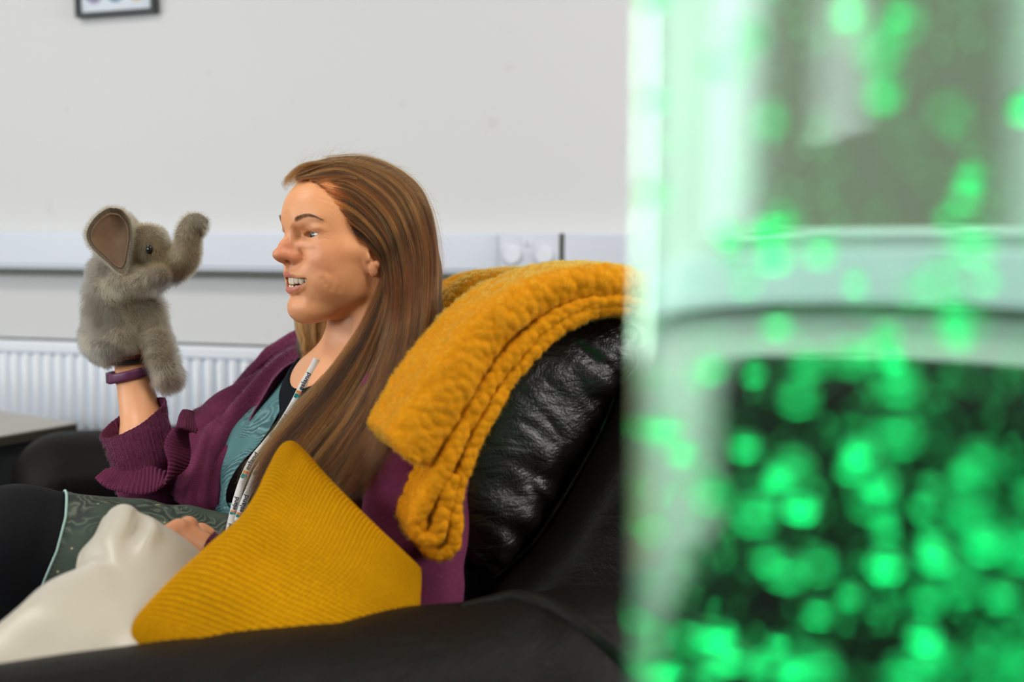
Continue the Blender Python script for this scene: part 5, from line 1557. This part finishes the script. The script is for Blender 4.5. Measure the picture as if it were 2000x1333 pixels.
wp = empty('cream_cushion', tuple(p_(150, 1230, 1.02)), 'cream satin cushion with a pointed corner, leaning between the woman\'s thigh and the yellow cushion', 'cushion')
T = (217, 1003, 1.13); Rr = (500, 1190, 1.19); Lc_ = (-150, 1330, .90); Bt = (260, 1460, .95)
def wwr(U, V, G):
    g = lambda a, b, c_, d_: np.exp(-((U-a)/b)**2-((V-c_)/d_)**2)
    return .005*vnoise(G*13, 7)-.010*g(.28, .05, .22, .14)+.008*g(.38, .06, .25, .12)-.007*np.exp(-((V-.40-.5*U)/.05)**2)*np.clip(.7-U, 0, 1)
o, rim = coons('cover', [T, (240, 1008, 1.132), (268, 1030, 1.137), (304, 1056, 1.145), (350, 1088, 1.158), (410, 1128, 1.172), Rr],
      [Lc_, (-40, 1390, .90), (110, 1430, .90), Bt],
      [T, (203, 1014, 1.122), (186, 1048, 1.10), (158, 1082, 1.08), (148, 1122, 1.06), (128, 1136, 1.045), (72, 1160, 1.01), (20, 1205, .97), (-60, 1270, .94), Lc_],
      [Rr, (500, 1260, 1.13), (430, 1360, 1.03), Bt], M_CRM, wp, .050, wr=wwr)
V, F = tube_np(np.concatenate([rim, rim[:2]]), .0016, 6, False); mesh_np('rim_seam', V, F, M_CRM, o)
# ------------------------------------------------------------------ the woman: hair
from mathutils.bvhtree import BVHTree
def hair_volume():
    lo = np.array((-.56, 1.02, .58)); hi = np.array((.02, 1.68, 1.20))
    h = .004
    F = Field(tuple(lo), tuple(hi), h)
    R = HM.T
    le = lambda c, r, k=0.0, cut=False, rot=None: F.add(ell(h2w(np.array(c)*mm), np.array(r)*mm, R if rot is None else R @ rot), k, cut)
    le((-20, 0, 37), (112, 81, 88))
    le((-48, 0, -20), (76, 70, 80), .03)
    # face window
    le((112, 0, 0), (96, 118, 94), .004, True)
    le((20, 84, -24), (27, 34, 28), .006, True)
    F.add(cone(h2w((.045, .0, -.06)), h2w((.03, .0, -.20)), .052, .06), .006, True)
    def ch(pts, k=.03):
        q = [p_(a, b, d) for a, b, d, r in pts]; chain(F, q, [r for *_, r in pts], k)
    # near fall, behind the ear to the chest
    ch([(790, 540, 1.39, .058), (788, 640, 1.385, .052), (768, 730, 1.345, .046), (722, 820, 1.295, .040), (690, 900, 1.265, .034), (672, 960, 1.245, .026)])
    ch([(748, 600, 1.33, .018), (722, 690, 1.325, .022), (680, 780, 1.300, .030), (622, 860, 1.280, .034), (580, 930, 1.262, .030), (560, 1000, 1.255, .022)])
    ch([(700, 720, 1.31, .02), (648, 790, 1.300, .022), (588, 850, 1.290, .022), (540, 905, 1.275, .018), (510, 960, 1.270, .012)])
    ch([(812, 480, 1.40, .026), (814, 600, 1.40, .026), (800, 690, 1.375, .024)])
    # far fall in front of the far shoulder
    ch([(640, 560, 1.46, .028), (624, 630, 1.455, .030), (612, 680, 1.45, .027), (606, 708, 1.445, .018)], .02)
    return F
HFld = hair_volume(); hv, hf = HFld.mesh()
F2 = HFld; F2.v = F2.v+.0065; iv, if_ = F2.mesh()
def hcol_mat():
    t = NT('brown_hair_mass'); c = t.coord('Object')
    n = t.noise(t.mapping(c, (60, 60, 7), (0, .12, 0)), 3, 4, .6)
    t.set(Base_Color=t.mix(n, (.016, .0075, .0035, 1), (.075, .032, .012, 1)), Roughness=.6, Normal=t.bump(n, .004, .6)); return t.m
HMESH = mesh_np('hair', iv, if_, hcol_mat(), person)
def mesh_tree(objs):
    Vs, Fs, n = [], [], 0
    for o in objs:
        off = np.array(EMPTY_LOC.get(o.name, Vector((0, 0, 0))))
        V = np.empty(len(o.data.vertices)*3); o.data.vertices.foreach_get('co', V); V = V.reshape(-1, 3)+off
        Vs.append(V); Fs += [tuple(i+n for i in p.vertices) for p in o.data.polygons]; n += len(V)
    return BVHTree.FromPolygons([tuple(v) for v in np.concatenate(Vs)], Fs)
cloth_bv = mesh_tree([o for o in scene.objects if o.parent is person and o.type == 'MESH' and o.name.split('.')[0] in ('undershirt', 'cardigan', 'cardigan_front', 'tunic_collar')])
bv = BVHTree.FromPolygons([tuple(v) for v in hv], hf.tolist())
CAMP = Vector((0, 0, CAM_Z)); CZ = np.array(CAM_R.col[2])*-1
def depth_on(px, py, bvh=None):
    d = (P(px, py, 1)-CAMP); hit = (bvh or bv).ray_cast(CAMP, d.normalized())
    if hit[0] is None: return None
    return float((np.array(hit[0])-np.array(CAMP)) @ CZ)
GD = {
 'A': [(704, 476), (722, 486), (741, 506), (748, 545), (728, 590), (696, 645), (638, 718), (583, 785), (533, 850), (495, 910), (470, 958)],
 'B': [(668, 415), (712, 448), (748, 496), (759, 560), (748, 625), (718, 705), (668, 792), (606, 868), (552, 930), (518, 985), (505, 1010)],
 'C': [(635, 372), (698, 398), (756, 468), (774, 560), (768, 640), (745, 724), (703, 815), (652, 895), (606, 955), (580, 1010), (575, 1040)],
 'D': [(601, 350), (690, 362), (762, 430), (793, 540), (788, 640), (766, 732), (724, 824), (684, 902), (648, 965), (622, 1020), (615, 1050)],
 'E': [(576, 350), (668, 328), (765, 388), (811, 500), (812, 620), (794, 720), (756, 822), (714, 902), (688, 962), (662, 1012), (655, 1040)],
 'F': [(600, 326), (690, 313), (790, 362), (835, 470), (836, 600), (816, 700), (776, 800), (736, 882), (706, 940), (688, 985), (680, 1005)],
 'G': [(640, 309), (730, 311), (815, 362), (849, 450), (853, 560), (843, 650), (816, 716), (784, 790), (752, 850), (728, 900), (716, 930)]}
KEYS = np.array([GD[k] for k in 'ABCDEFG'], float)          # (7, 11, 2)
NS = 44
def strands(n, seed, smin=0, smax=1, jit=2.2, spread=1.0, inset=.007, wav=1.0, tmin=0.0, tmax=(.80, 1.0), keys=KEYS, fixd=None, nc=None, tight=.75):
    r = np.random.default_rng(seed)
    ncl = nc or max(8, int(n/38)); cs = r.uniform(smin, smax, ncl); cph = r.uniform(0, 6.28, ncl); cw = r.uniform(.5, 1.5, ncl); cd = r.uniform(0, inset, ncl)
    cl = r.integers(0, ncl, n); s = np.clip(r.uniform(smin, smax, n), 0, 1)
    # join the nearest clump
    cl = np.argmin(np.abs(s[:, None]-cs[None])+r.random((n, ncl))*.035, 1)
    te = r.uniform(*tmax, n); t0 = np.where(r.random(n) < .55, 0, r.uniform(0, .12, n))+tmin
    out = []; t = np.linspace(0, 1, NS)
    for i in range(n):
        tt = t0[i]+(te[i]-t0[i])*t
        pull = tight*sstep(.25, .95, tt) if nc is None else tight+0*tt
        si = s[i]*(1-pull)+cs[cl[i]]*pull+spread*.012*(r.random()-.5)
        C = cr(keys, tt)                       # (NS, 7, 2)
        u = np.clip(si, 0, 1)*(len(keys)-1); k0 = np.clip(np.floor(u).astype(int), 0, len(keys)-2); f = (u-k0)[:, None]
        q = C[np.arange(NS)]; 
        out.append((tt, u, i))
    # vectorised evaluation
    TT = np.array([o[0] for o in out]); UU = np.array([o[1] for o in out])
    kk = cr(keys.transpose(1, 0, 2), np.linspace(0, 1, 121))          # (121, 7, 2)
    fine = np.stack([cr(kk[q], np.linspace(0, 1, 61)) for q in range(121)])   # (121, 61, 2)
    a = np.clip(TT, 0, 1)*120; b = np.clip(UU/(len(keys)-1), 0, 1)*60
    a0 = np.clip(a.astype(int), 0, 119); b0 = np.clip(b.astype(int), 0, 59); fa = (a-a0)[..., None]; fb = (b-b0)[..., None]
    XY = (fine[a0, b0]*(1-fa)+fine[a0+1, b0]*fa)*(1-fb)+(fine[a0, b0+1]*(1-fa)+fine[a0+1, b0+1]*fa)*fb
    ph = cph[cl][:, None]+r.normal(0, .5, (n, 1)); amp = wav*(1.5+15*sstep(.40, 1, TT))*cw[cl][:, None]
    tan = np.gradient(XY, axis=1); tan /= np.linalg.norm(tan, axis=2, keepdims=True)+1e-9; nor = np.stack([-tan[..., 1], tan[..., 0]], -1)
    off = amp*np.sin(TT*15*cw[cl][:, None]+ph)*.55+amp*.45*np.sin(TT*31+ph*2.3+r.uniform(0, 6, (n, 1)))*.6+jit*r.normal(0, 1, (n, 1))*(.4+TT)
    XY = XY+nor*off[..., None]
    # depth from the hair volume, then clothes
    D = np.full(TT.shape, np.nan); DW = np.full(TT.shape, np.nan)
    for i in range(n):
        for j in range(0, NS, 3):
            v = depth_on(XY[i, j, 0], XY[i, j, 1])
            if v is not None: D[i, j] = v
            w = depth_on(XY[i, j, 0], XY[i, j, 1], cloth_bv)
            if w is not None: DW[i, j] = w
            if w is not None and TT[i, j] > .42: D[i, j] = min(w-.006, D[i, j]) if v is not None else w-.006
    idx = np.arange(NS)
    for i in range(n):
        ok = ~np.isnan(D[i]); D[i] = np.interp(idx, idx[ok], D[i][ok]) if ok.sum() > 1 else (fixd or 1.33)
    ker = np.ones(7)/7; Dp = np.pad(D, ((0, 0), (3, 3)), mode='edge'); D = sum(Dp[:, k:k+NS] for k in range(7))/7
    D = D+(cd[cl][:, None]*.9+r.uniform(-.002, .004, (n, 1)))-.0015
    for i in range(n):
        ok = ~np.isnan(DW[i])
        DW[i] = np.interp(idx, idx[ok], DW[i][ok]) if ok.sum() > 1 else 9.0
    lw = sstep(.26, .38, TT); DM = np.minimum(D, DW-.009-.007*r.random((n, 1))); D = D*(1-lw)+DM*lw
    D = sum(np.pad(D, ((0, 0), (2, 2)), mode='edge')[:, k:k+NS] for k in range(5))/5
    W_ = np.einsum('ij,nkj->nki', np.array(CAM_R), np.stack([(XY[..., 0]-1000)/FPX*D, -(XY[..., 1]-666.5)/FPX*D, -D], -1))+np.array((0, 0, CAM_Z))
    # colour per clump: dark roots underneath, copper and gold lights on top
    dark = np.array((.016, .0052, .0015)); mid = np.array((.105, .030, .0050)); gold = np.array((.42, .150, .028))
    g = r.random(ncl); base = np.where(g[:, None] < .42, dark, np.where(g[:, None] < .90, mid, gold)); base = base*(1+.2*r.normal(0, 1, (ncl, 1)))
    C = np.clip(base[cl]*(.75+.5*r.random((n, 1)))+(r.random((n, 1)) < .06)*np.array((.14, .05, .012)), .0015, .9)
    return W_, C
S1, C1 = strands(10500, 1)
hair_obj('hair_strands', S1, .000085, M_HAIR, HMESH, C1, tip=.5)
S6, C6 = strands(620, 34, jit=2.4, inset=.0, nc=11, tight=.93)
hair_obj('highlight_strands', S6, .00009, M_HAIR, HMESH, np.clip(C6*.3+np.array((.19, .064, .012)), 0, 1), tip=.5)
S2, C2 = strands(1500, 2, jit=9, spread=4, wav=2.2, inset=.0, tmax=(.7, 1.0))
hair_obj('loose_strands', S2, .00006, M_HAIR, HMESH, C2*1.25, tip=.4)
# far side fall, golden light painted into the strand colour
FK = np.array([[(576, 560), (574, 600), (577, 640), (586, 672), (596, 700)], [(600, 560), (598, 610), (602, 650), (608, 690), (612, 722)], [(640, 560), (634, 610), (630, 650), (628, 690), (626, 716)], [(662, 570), (656, 620), (650, 660), (643, 690), (638, 706)]], float)
S3, C3 = strands(1500, 5, keys=FK, jit=1.6, wav=.5, inset=.012, tmax=(.75, 1.0))
hair_obj('far_strands', S3, .00008, M_HAIR, HMESH, np.clip(C3*.6+np.array((.20, .085, .022)), 0, 1), tip=.5)
# swept front fringe and short flyaways
FR = np.array([[(655, 330), (620, 322), (588, 326), (566, 344), (557, 362), (561, 378)], [(668, 322), (640, 318), (606, 320), (580, 332), (566, 348), (562, 360)], [(690, 340), (660, 336), (632, 338), (604, 344), (584, 352), (572, 366)], [(700, 352), (680, 346), (655, 350), (630, 356), (606, 356), (590, 362)]], float)
S4, C4 = strands(1300, 8, keys=FR, jit=2.2, wav=.5, inset=.006, tmax=(.7, 1.0))
hair_obj('fringe', S4, .000075, M_HAIR, HMESH, np.clip(C4*.8+np.array((.05, .022, .007)), 0, 1), tip=.4)
def flyaways(n=260, seed=4):
    r = np.random.default_rng(seed); O = cr(np.array([(556, 352), (575, 326), (610, 312), (660, 306), (720, 311), (780, 338), (825, 385), (848, 450), (852, 540), (846, 620)], float), r.random(n))
    S = []
    for k, (x, y) in enumerate(O):
        d = depth_on(x+(700-x)*.08, y+(520-y)*.08) or 1.37
        cx, cy_ = x-705, y-500; L = math.hypot(cx, cy_); ux, uy = cx/L, cy_/L; tx, ty = -uy, ux
        if tx < 0: tx, ty = -tx, -ty
        le = r.uniform(18, 60); li = r.uniform(4, 20); cu = r.uniform(-1, 1); pts = []
        for t in np.linspace(0, 1, 12):
            a = -10+t*li*math.sin(t*2.6+cu)*1.0+8*t; pts.append(tuple(P(x+ux*a+tx*le*t, y+uy*a+ty*le*t, d+r.normal(0, .0003))))
        S.append(pts)
    return np.array(S)
S5 = flyaways(); hair_obj('flyaway_hairs', S5, .000045, M_HAIR, HMESH, np.tile((.16, .06, .018), (len(S5), 1)), tip=.5)
# ------------------------------------------------------------------ printed lanyard
cloth_tree = mesh_tree([o for o in scene.objects if o.parent is person and o.type == 'MESH' and o.name.split('.')[0] in ('undershirt', 'cardigan_front', 'tunic_collar', 'tunic_waist', 'tunic_skirt', 'body')])
M_LAN = plain('white_ribbon', (.62, .62, .60, 1), .55)
M_TXT = plain('navy_print', (.010, .010, .030, 1), .6); M_TEAL = plain('teal_print', (.0, .24, .22, 1), .6); M_ORG = plain('orange_print', (.75, .30, .05, 1), .6); M_RED = plain('red_print', (.65, .07, .06, 1), .6)
lan = empty('lanyard', tuple(p_(500, 880, 1.33)), 'white lanyard printed esland hanging round the woman\'s neck over the dark top', 'lanyard')
def text_mesh(txt, size):
    cu = bpy.data.curves.new('t', 'FONT'); cu.body = txt; cu.size = size; cu.offset = size*.018
    ob = bpy.data.objects.new('t', cu); COL.objects.link(ob); bpy.context.view_layer.update()
    me = ob.to_mesh(); V = np.array([tuple(v.co) for v in me.vertices]); F = [tuple(p.vertices) for p in me.polygons]
    ob.to_mesh_clear(); bpy.data.objects.remove(ob); bpy.data.curves.remove(cu)
    return V, F
def ribbon(pts, width, first, step=.066, minlift=.004, twist=0.0):
    px = cr(np.array(pts, float), 160); D = []
    for x, y, d in px:
        h = depth_on(x, y, cloth_tree); D.append(min(d, h-minlift) if h is not None else d)
    D = np.array(D); 
    for _ in range(6): D = np.minimum(D, np.convolve(np.pad(D, 4, mode='edge'), np.ones(9)/9, 'valid')+.0)
    D = np.convolve(np.pad(D, 7, mode='edge'), np.ones(15)/15, 'valid')-.001
    C = np.array([p_(x, y, d) for (x, y, _), d in zip(px, D)])
    T = np.gradient(C, axis=0); T /= np.linalg.norm(T, axis=1, keepdims=True)
    view = C-np.array((0, 0, CAM_Z)); view /= np.linalg.norm(view, axis=1, keepdims=True)
    Wd = np.cross(view, T); Wd /= np.linalg.norm(Wd, axis=1, keepdims=True)           # across the ribbon, facing the viewer
    N = np.cross(T, Wd); N = np.where((N*view).sum(1, keepdims=True) > 0, -N, N)
    L = np.concatenate([[0], np.cumsum(np.linalg.norm(np.diff(C, axis=0), axis=1))])
    def at(s, w, lift=0):
        f = lambda A: np.stack([np.interp(s, L, A[:, k]) for k in range(3)], -1)
        return f(C)+f(Wd)*np.asarray(w)[..., None]+f(N)*lift
    ns = 200; s = np.linspace(0, L[-1], ns); hw = width/2
    prof = [(-hw, 0), (-hw*.97, .0006), (hw*.97, .0006), (hw, 0), (hw*.97, -.0006), (-hw*.97, -.0006)]
    G = np.stack([at(s, np.full(ns, w), z) for w, z in prof], 1)
    rb_ = mesh_np('ribbon', G.reshape(-1, 3), gridfaces(ns, 6, cv=True), M_LAN, lan, smooth=False); fixnormals(rb_)
    tv, tf = text_mesh('esland', width*.92); tv = tv.copy(); x0, x1 = tv[:, 0].min(), tv[:, 0].max(); ym = (0+width*.92*.5)/2
    k = first
    while k+.045 < L[-1]:
        # the word climbs the ribbon: its end is nearer the neck
        sx = k+(x1-tv[:, 0])*1.12; 
        V = at(sx, -(tv[:, 1]-ym)*sgn, .0011)
        o = mesh_np('printed_word', V, tf, M_TXT, rb_, smooth=False)
        e = k+(x1-x0)*1.12+.0022
        for (a0, a1, w0, w1, m) in ((.0, .0042, -.42, -.02, M_ORG), (.0, .0035, .05, .36, M_RED), (.0048, .0105, -.44, -.02, M_TEAL), (.0045, .0085, .02, .30, M_TEAL)):
            if e+a1 > L[-1]: continue
            V = np.array([at(e+a, np.array(-w*width*-sgn), .0011) for a, w in ((a0, w0), (a1, w0), (a1, w1), (a0, w1))])
            mesh_np('printed_logo_block', V, [(0, 1, 2, 3)], m, rb_, smooth=False)
        k += step
sgn = -1
ribbon([(619, 702, 1.46), (611, 718, 1.42), (592, 752, 1.40), (573, 790, 1.38), (546, 834, 1.36), (520, 866, 1.35), (494, 898, 1.34), (476, 935, 1.33), (462, 978, 1.32), (452, 1020, 1.31), (443, 1065, 1.30), (436, 1110, 1.29)], .0100, .022)
ribbon([(640, 752, 1.36), (600, 812, 1.35), (565, 858, 1.33), (528, 890, 1.32), (505, 918, 1.31), (488, 955, 1.305), (474, 990, 1.30), (462, 1030, 1.295), (450, 1075, 1.29), (440, 1112, 1.285)], .0102, .052)
# ------------------------------------------------------------------ bubble tube lamp in the foreground
TR_ = .100; TC = Vector((.1444, .350, 0)); TZ0_, TZ1_ = .22, 1.95
tube = empty('bubble_tube', (TC.x, TC.y, 0), 'tall clear water-filled bubble tube lamp glowing green, close in the right foreground', 'bubble lamp')
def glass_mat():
    t = NT('green_glow_water'); t.n.remove(t.b)
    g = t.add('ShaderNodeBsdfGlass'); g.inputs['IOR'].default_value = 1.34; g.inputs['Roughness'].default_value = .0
    g.inputs['Color'].default_value = (.80, 1.0, .90, 1)  # green glow haze tinted into the glass colour
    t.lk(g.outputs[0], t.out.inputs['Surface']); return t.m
def lathe(prof, ns=128):
    t = np.linspace(0, 2*PI, ns, endpoint=False); prof = np.array(prof)
    G = np.stack([TC.x+prof[:, 0][:, None]*np.cos(t), TC.y+prof[:, 0][:, None]*np.sin(t), np.broadcast_to(prof[:, 1][:, None], (len(prof), ns))], -1)
    return G.reshape(-1, 3), gridfaces(len(prof), ns, cv=True)
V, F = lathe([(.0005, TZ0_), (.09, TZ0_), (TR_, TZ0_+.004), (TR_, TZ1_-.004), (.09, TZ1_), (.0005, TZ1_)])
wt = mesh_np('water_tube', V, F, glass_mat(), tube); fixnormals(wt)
M_BASE = plain('white_lamp_base', (.7, .7, .7, 1), .4)
V, F = lathe([(.0005, .0), (.15, .0), (.16, .01), (.16, .19), (.15, .20), (.112, .205), (.106, .219), (.0005, .219)]); mesh_np('lamp_base', V, F, M_BASE, tube)
V, F = lathe([(.0005, TZ1_+.001), (.104, TZ1_+.001), (.108, TZ1_+.008), (.108, TZ1_+.03), (.10, TZ1_+.035), (.0005, TZ1_+.035)]); mesh_np('top_cap', V, F, M_BASE, tube)
# green LEDs set in the foot of the column, shining up through the water
for k in range(3):
    a = k*2*PI/3+.4
    ld = bpy.data.lights.new('green_led', 'POINT'); ld.energy = 70; ld.color = (0.0, 1.0, .22); ld.shadow_soft_size = .008
    o = bpy.data.objects.new('green_led', ld); COL.objects.link(o); o.location = (TC.x+.05*math.cos(a), TC.y+.05*math.sin(a), TZ0_+.05)
for z_, e_w in ((TZ1_-.03, 60),):
    ld = bpy.data.lights.new('green_led', 'POINT'); ld.energy = e_w; ld.color = (0.0, 1.0, .22); ld.shadow_soft_size = .01
    o = bpy.data.objects.new('green_led', ld); COL.objects.link(o); o.location = (TC.x, TC.y, z_)
def bub_mat():
    t = NT('air_bubble_skin'); t.set(Base_Color=(.92, .96, .94, 1), Roughness=.25, Transmission_Weight=0.0); return t.m
M_BUB = bub_mat()
def bub_mesh(sub=2):
    bm = bmesh.new(); bmesh.ops.create_icosphere(bm, subdivisions=sub, radius=1)
    for v in bm.verts: v.co.z *= .82; v.co += v.co.normalized()*.04*math.sin(v.co.x*3+v.co.y*2)
    me = bpy.data.meshes.new('bubble'); bm.to_mesh(me); bm.free()
    me.polygons.foreach_set('use_smooth', np.ones(len(me.polygons), dtype=bool)); me.materials.append(M_BUB); return me
bme = bub_mesh()
rb2 = np.random.default_rng(12); nb_ = 0
proto_b = bpy.data.objects.new('bubble', bme)
def bub_pos():
    a = rb2.uniform(0, 2*PI); r = (TR_-.009)*math.sqrt(rb2.random()); z = rb2.uniform(.80, 1.24)
    return TC.x+r*math.cos(a), TC.y+r*math.sin(a), z
while nb_ < 300:
    x, y, z = bub_pos()
    dens = np.interp(z, [.80, .97, 1.02, 1.10, 1.24], [1, .9, .5, .28, .16])
    if rb2.random() > dens: continue
    o = proto_b if nb_ == 0 else proto_b.copy()
    COL.objects.link(o); s = rb2.uniform(.0022, .0046); o.scale = (s, s, s); o.location = (x, y, z)
    meta(o, 'small round air bubble rising in the green bubble tube', 'bubble', 'bubbles rising in the tube'); nb_ += 1
# fine fizz too small to count
Vs, Fs, n = [], [], 0
ico = bmesh.new(); bmesh.ops.create_icosphere(ico, subdivisions=1, radius=1); iv_ = np.array([tuple(v.co) for v in ico.verts]); if2 = [tuple(v.index for v in f.verts) for f in ico.faces]; ico.free()
for k in range(2600):
    x, y, z = bub_pos()
    if rb2.random() > np.interp(z, [.80, .97, 1.1, 1.24], [1, .9, .5, .45]): continue
    Vs.append(iv_*rb2.uniform(.0004, .0009)+np.array((x, y, z))); Fs += [tuple(i+n for i in f) for f in if2]; n += len(iv_)
fz = mesh_np('fizz', np.concatenate(Vs), Fs, M_BUB); meta(fz, 'cloud of fine fizz in the water of the green bubble tube', 'fizz', kind='stuff')

# ------------------------------------------------------------------ beyond the tube: a second seat and a window, both seen through the water
chr_ = empty('armchair', (.80, 1.66, 0), 'black armchair beyond the bubble tube, seen only through its green-glowing water', 'armchair')
def rot_box(name, lo, hi, r, par, m, h=.014):
    lo = np.array(lo); hi = np.array(hi); F = Field(lo-.03, hi+.03, h)
    X = F.ax[0][:, None, None]; Y = F.ax[1][None, :, None]; Z = F.ax[2][None, None, :]; c = (lo+hi)/2; e = (hi-lo)/2-r
    q = [np.abs(X-c[0])-e[0], np.abs(Y-c[1])-e[1], np.abs(Z-c[2])-e[2]]
    F.v = (np.sqrt(np.maximum(q[0], 0)**2+np.maximum(q[1], 0)**2+np.maximum(q[2], 0)**2)+np.minimum(np.maximum(np.maximum(q[0], q[1]), q[2]), 0)-r).astype(np.float32)
    V, Fc = F.mesh(); V = V @ np.array([tuple(RU), tuple(RV), (0, 0, 1)])+np.array((.80, 1.66, 0)); return mesh_np(name, V, Fc, m, par)
rot_box('seat_base', (-.36, -.36, .10), (.36, .30, .32), .03, chr_, M_LTH)
rot_box('seat_cushion', (-.26, -.38, .31), (.26, .16, .46), .05, chr_, M_LTH)
rot_box('backrest', (-.34, .12, .30), (.34, .34, .90), .07, chr_, M_LTH)
rot_box('armrest', (-.42, -.38, .10), (-.265, .28, .62), .06, chr_, M_LTH)
rot_box('armrest', (.265, -.38, .10), (.42, .28, .62), .06, chr_, M_LTH)
for a in (-.3, .3):
    for b in (-.3, .24):
        q = Vector((.80, 1.66, 0))+RU*a+RV*b
        V, F = tube_np(np.array([tuple(q), (q.x, q.y, .12)]), .022, 12); mesh_np('foot', V, F, M_FOOT, chr_)
wu0, wu1, wz0, wz1 = .62, 1.42, 1.105, 2.20
parts_ = []
for lo, hi in (((wu0, -.035, wz0), (wu0+.15, -.001, wz1)), ((wu1-.15, -.035, wz0), (wu1, -.001, wz1)), ((wu0+.15, -.035, wz0), (wu1-.15, -.001, wz0+.012)), ((wu0+.15, -.035, wz1-.04), (wu1-.15, -.001, wz1))):
    c = [(x, y, z) for x in (lo[0], hi[0]) for y in (lo[1], hi[1]) for z in (lo[2], hi[2])]
    parts_.append((np.array([tuple(ROOM @ Vector(q)) for q in c]), [(0, 1, 3, 2), (4, 6, 7, 5), (0, 4, 5, 1), (2, 3, 7, 6), (0, 2, 6, 4), (1, 5, 7, 3)]))
V, F = join_np(parts_); o = mesh_np('window_5', V, F, plain('white_gloss_frame', (.85, .87, .9, 1), .3), None, smooth=False); o['kind'] = 'structure'
M_BLD = plain('taupe_blind_fabric', (.22, .18, .155, 1), .8)
bl = empty('roller_blind', W((wu0+wu1)/2, -.02, wz1-.04), 'taupe roller blind drawn down over the window behind the bubble tube', 'blind')
rb('blind_cloth', (wu0+.152, -.022, wz0+.013), (wu1-.152, -.016, wz1-.045), M_BLD, bl, .001)
rb('bottom_bar', (wu0+.152, -.027, wz0+.013), (wu1-.152, -.0225, wz0+.028), M_BLD, bl, .001)
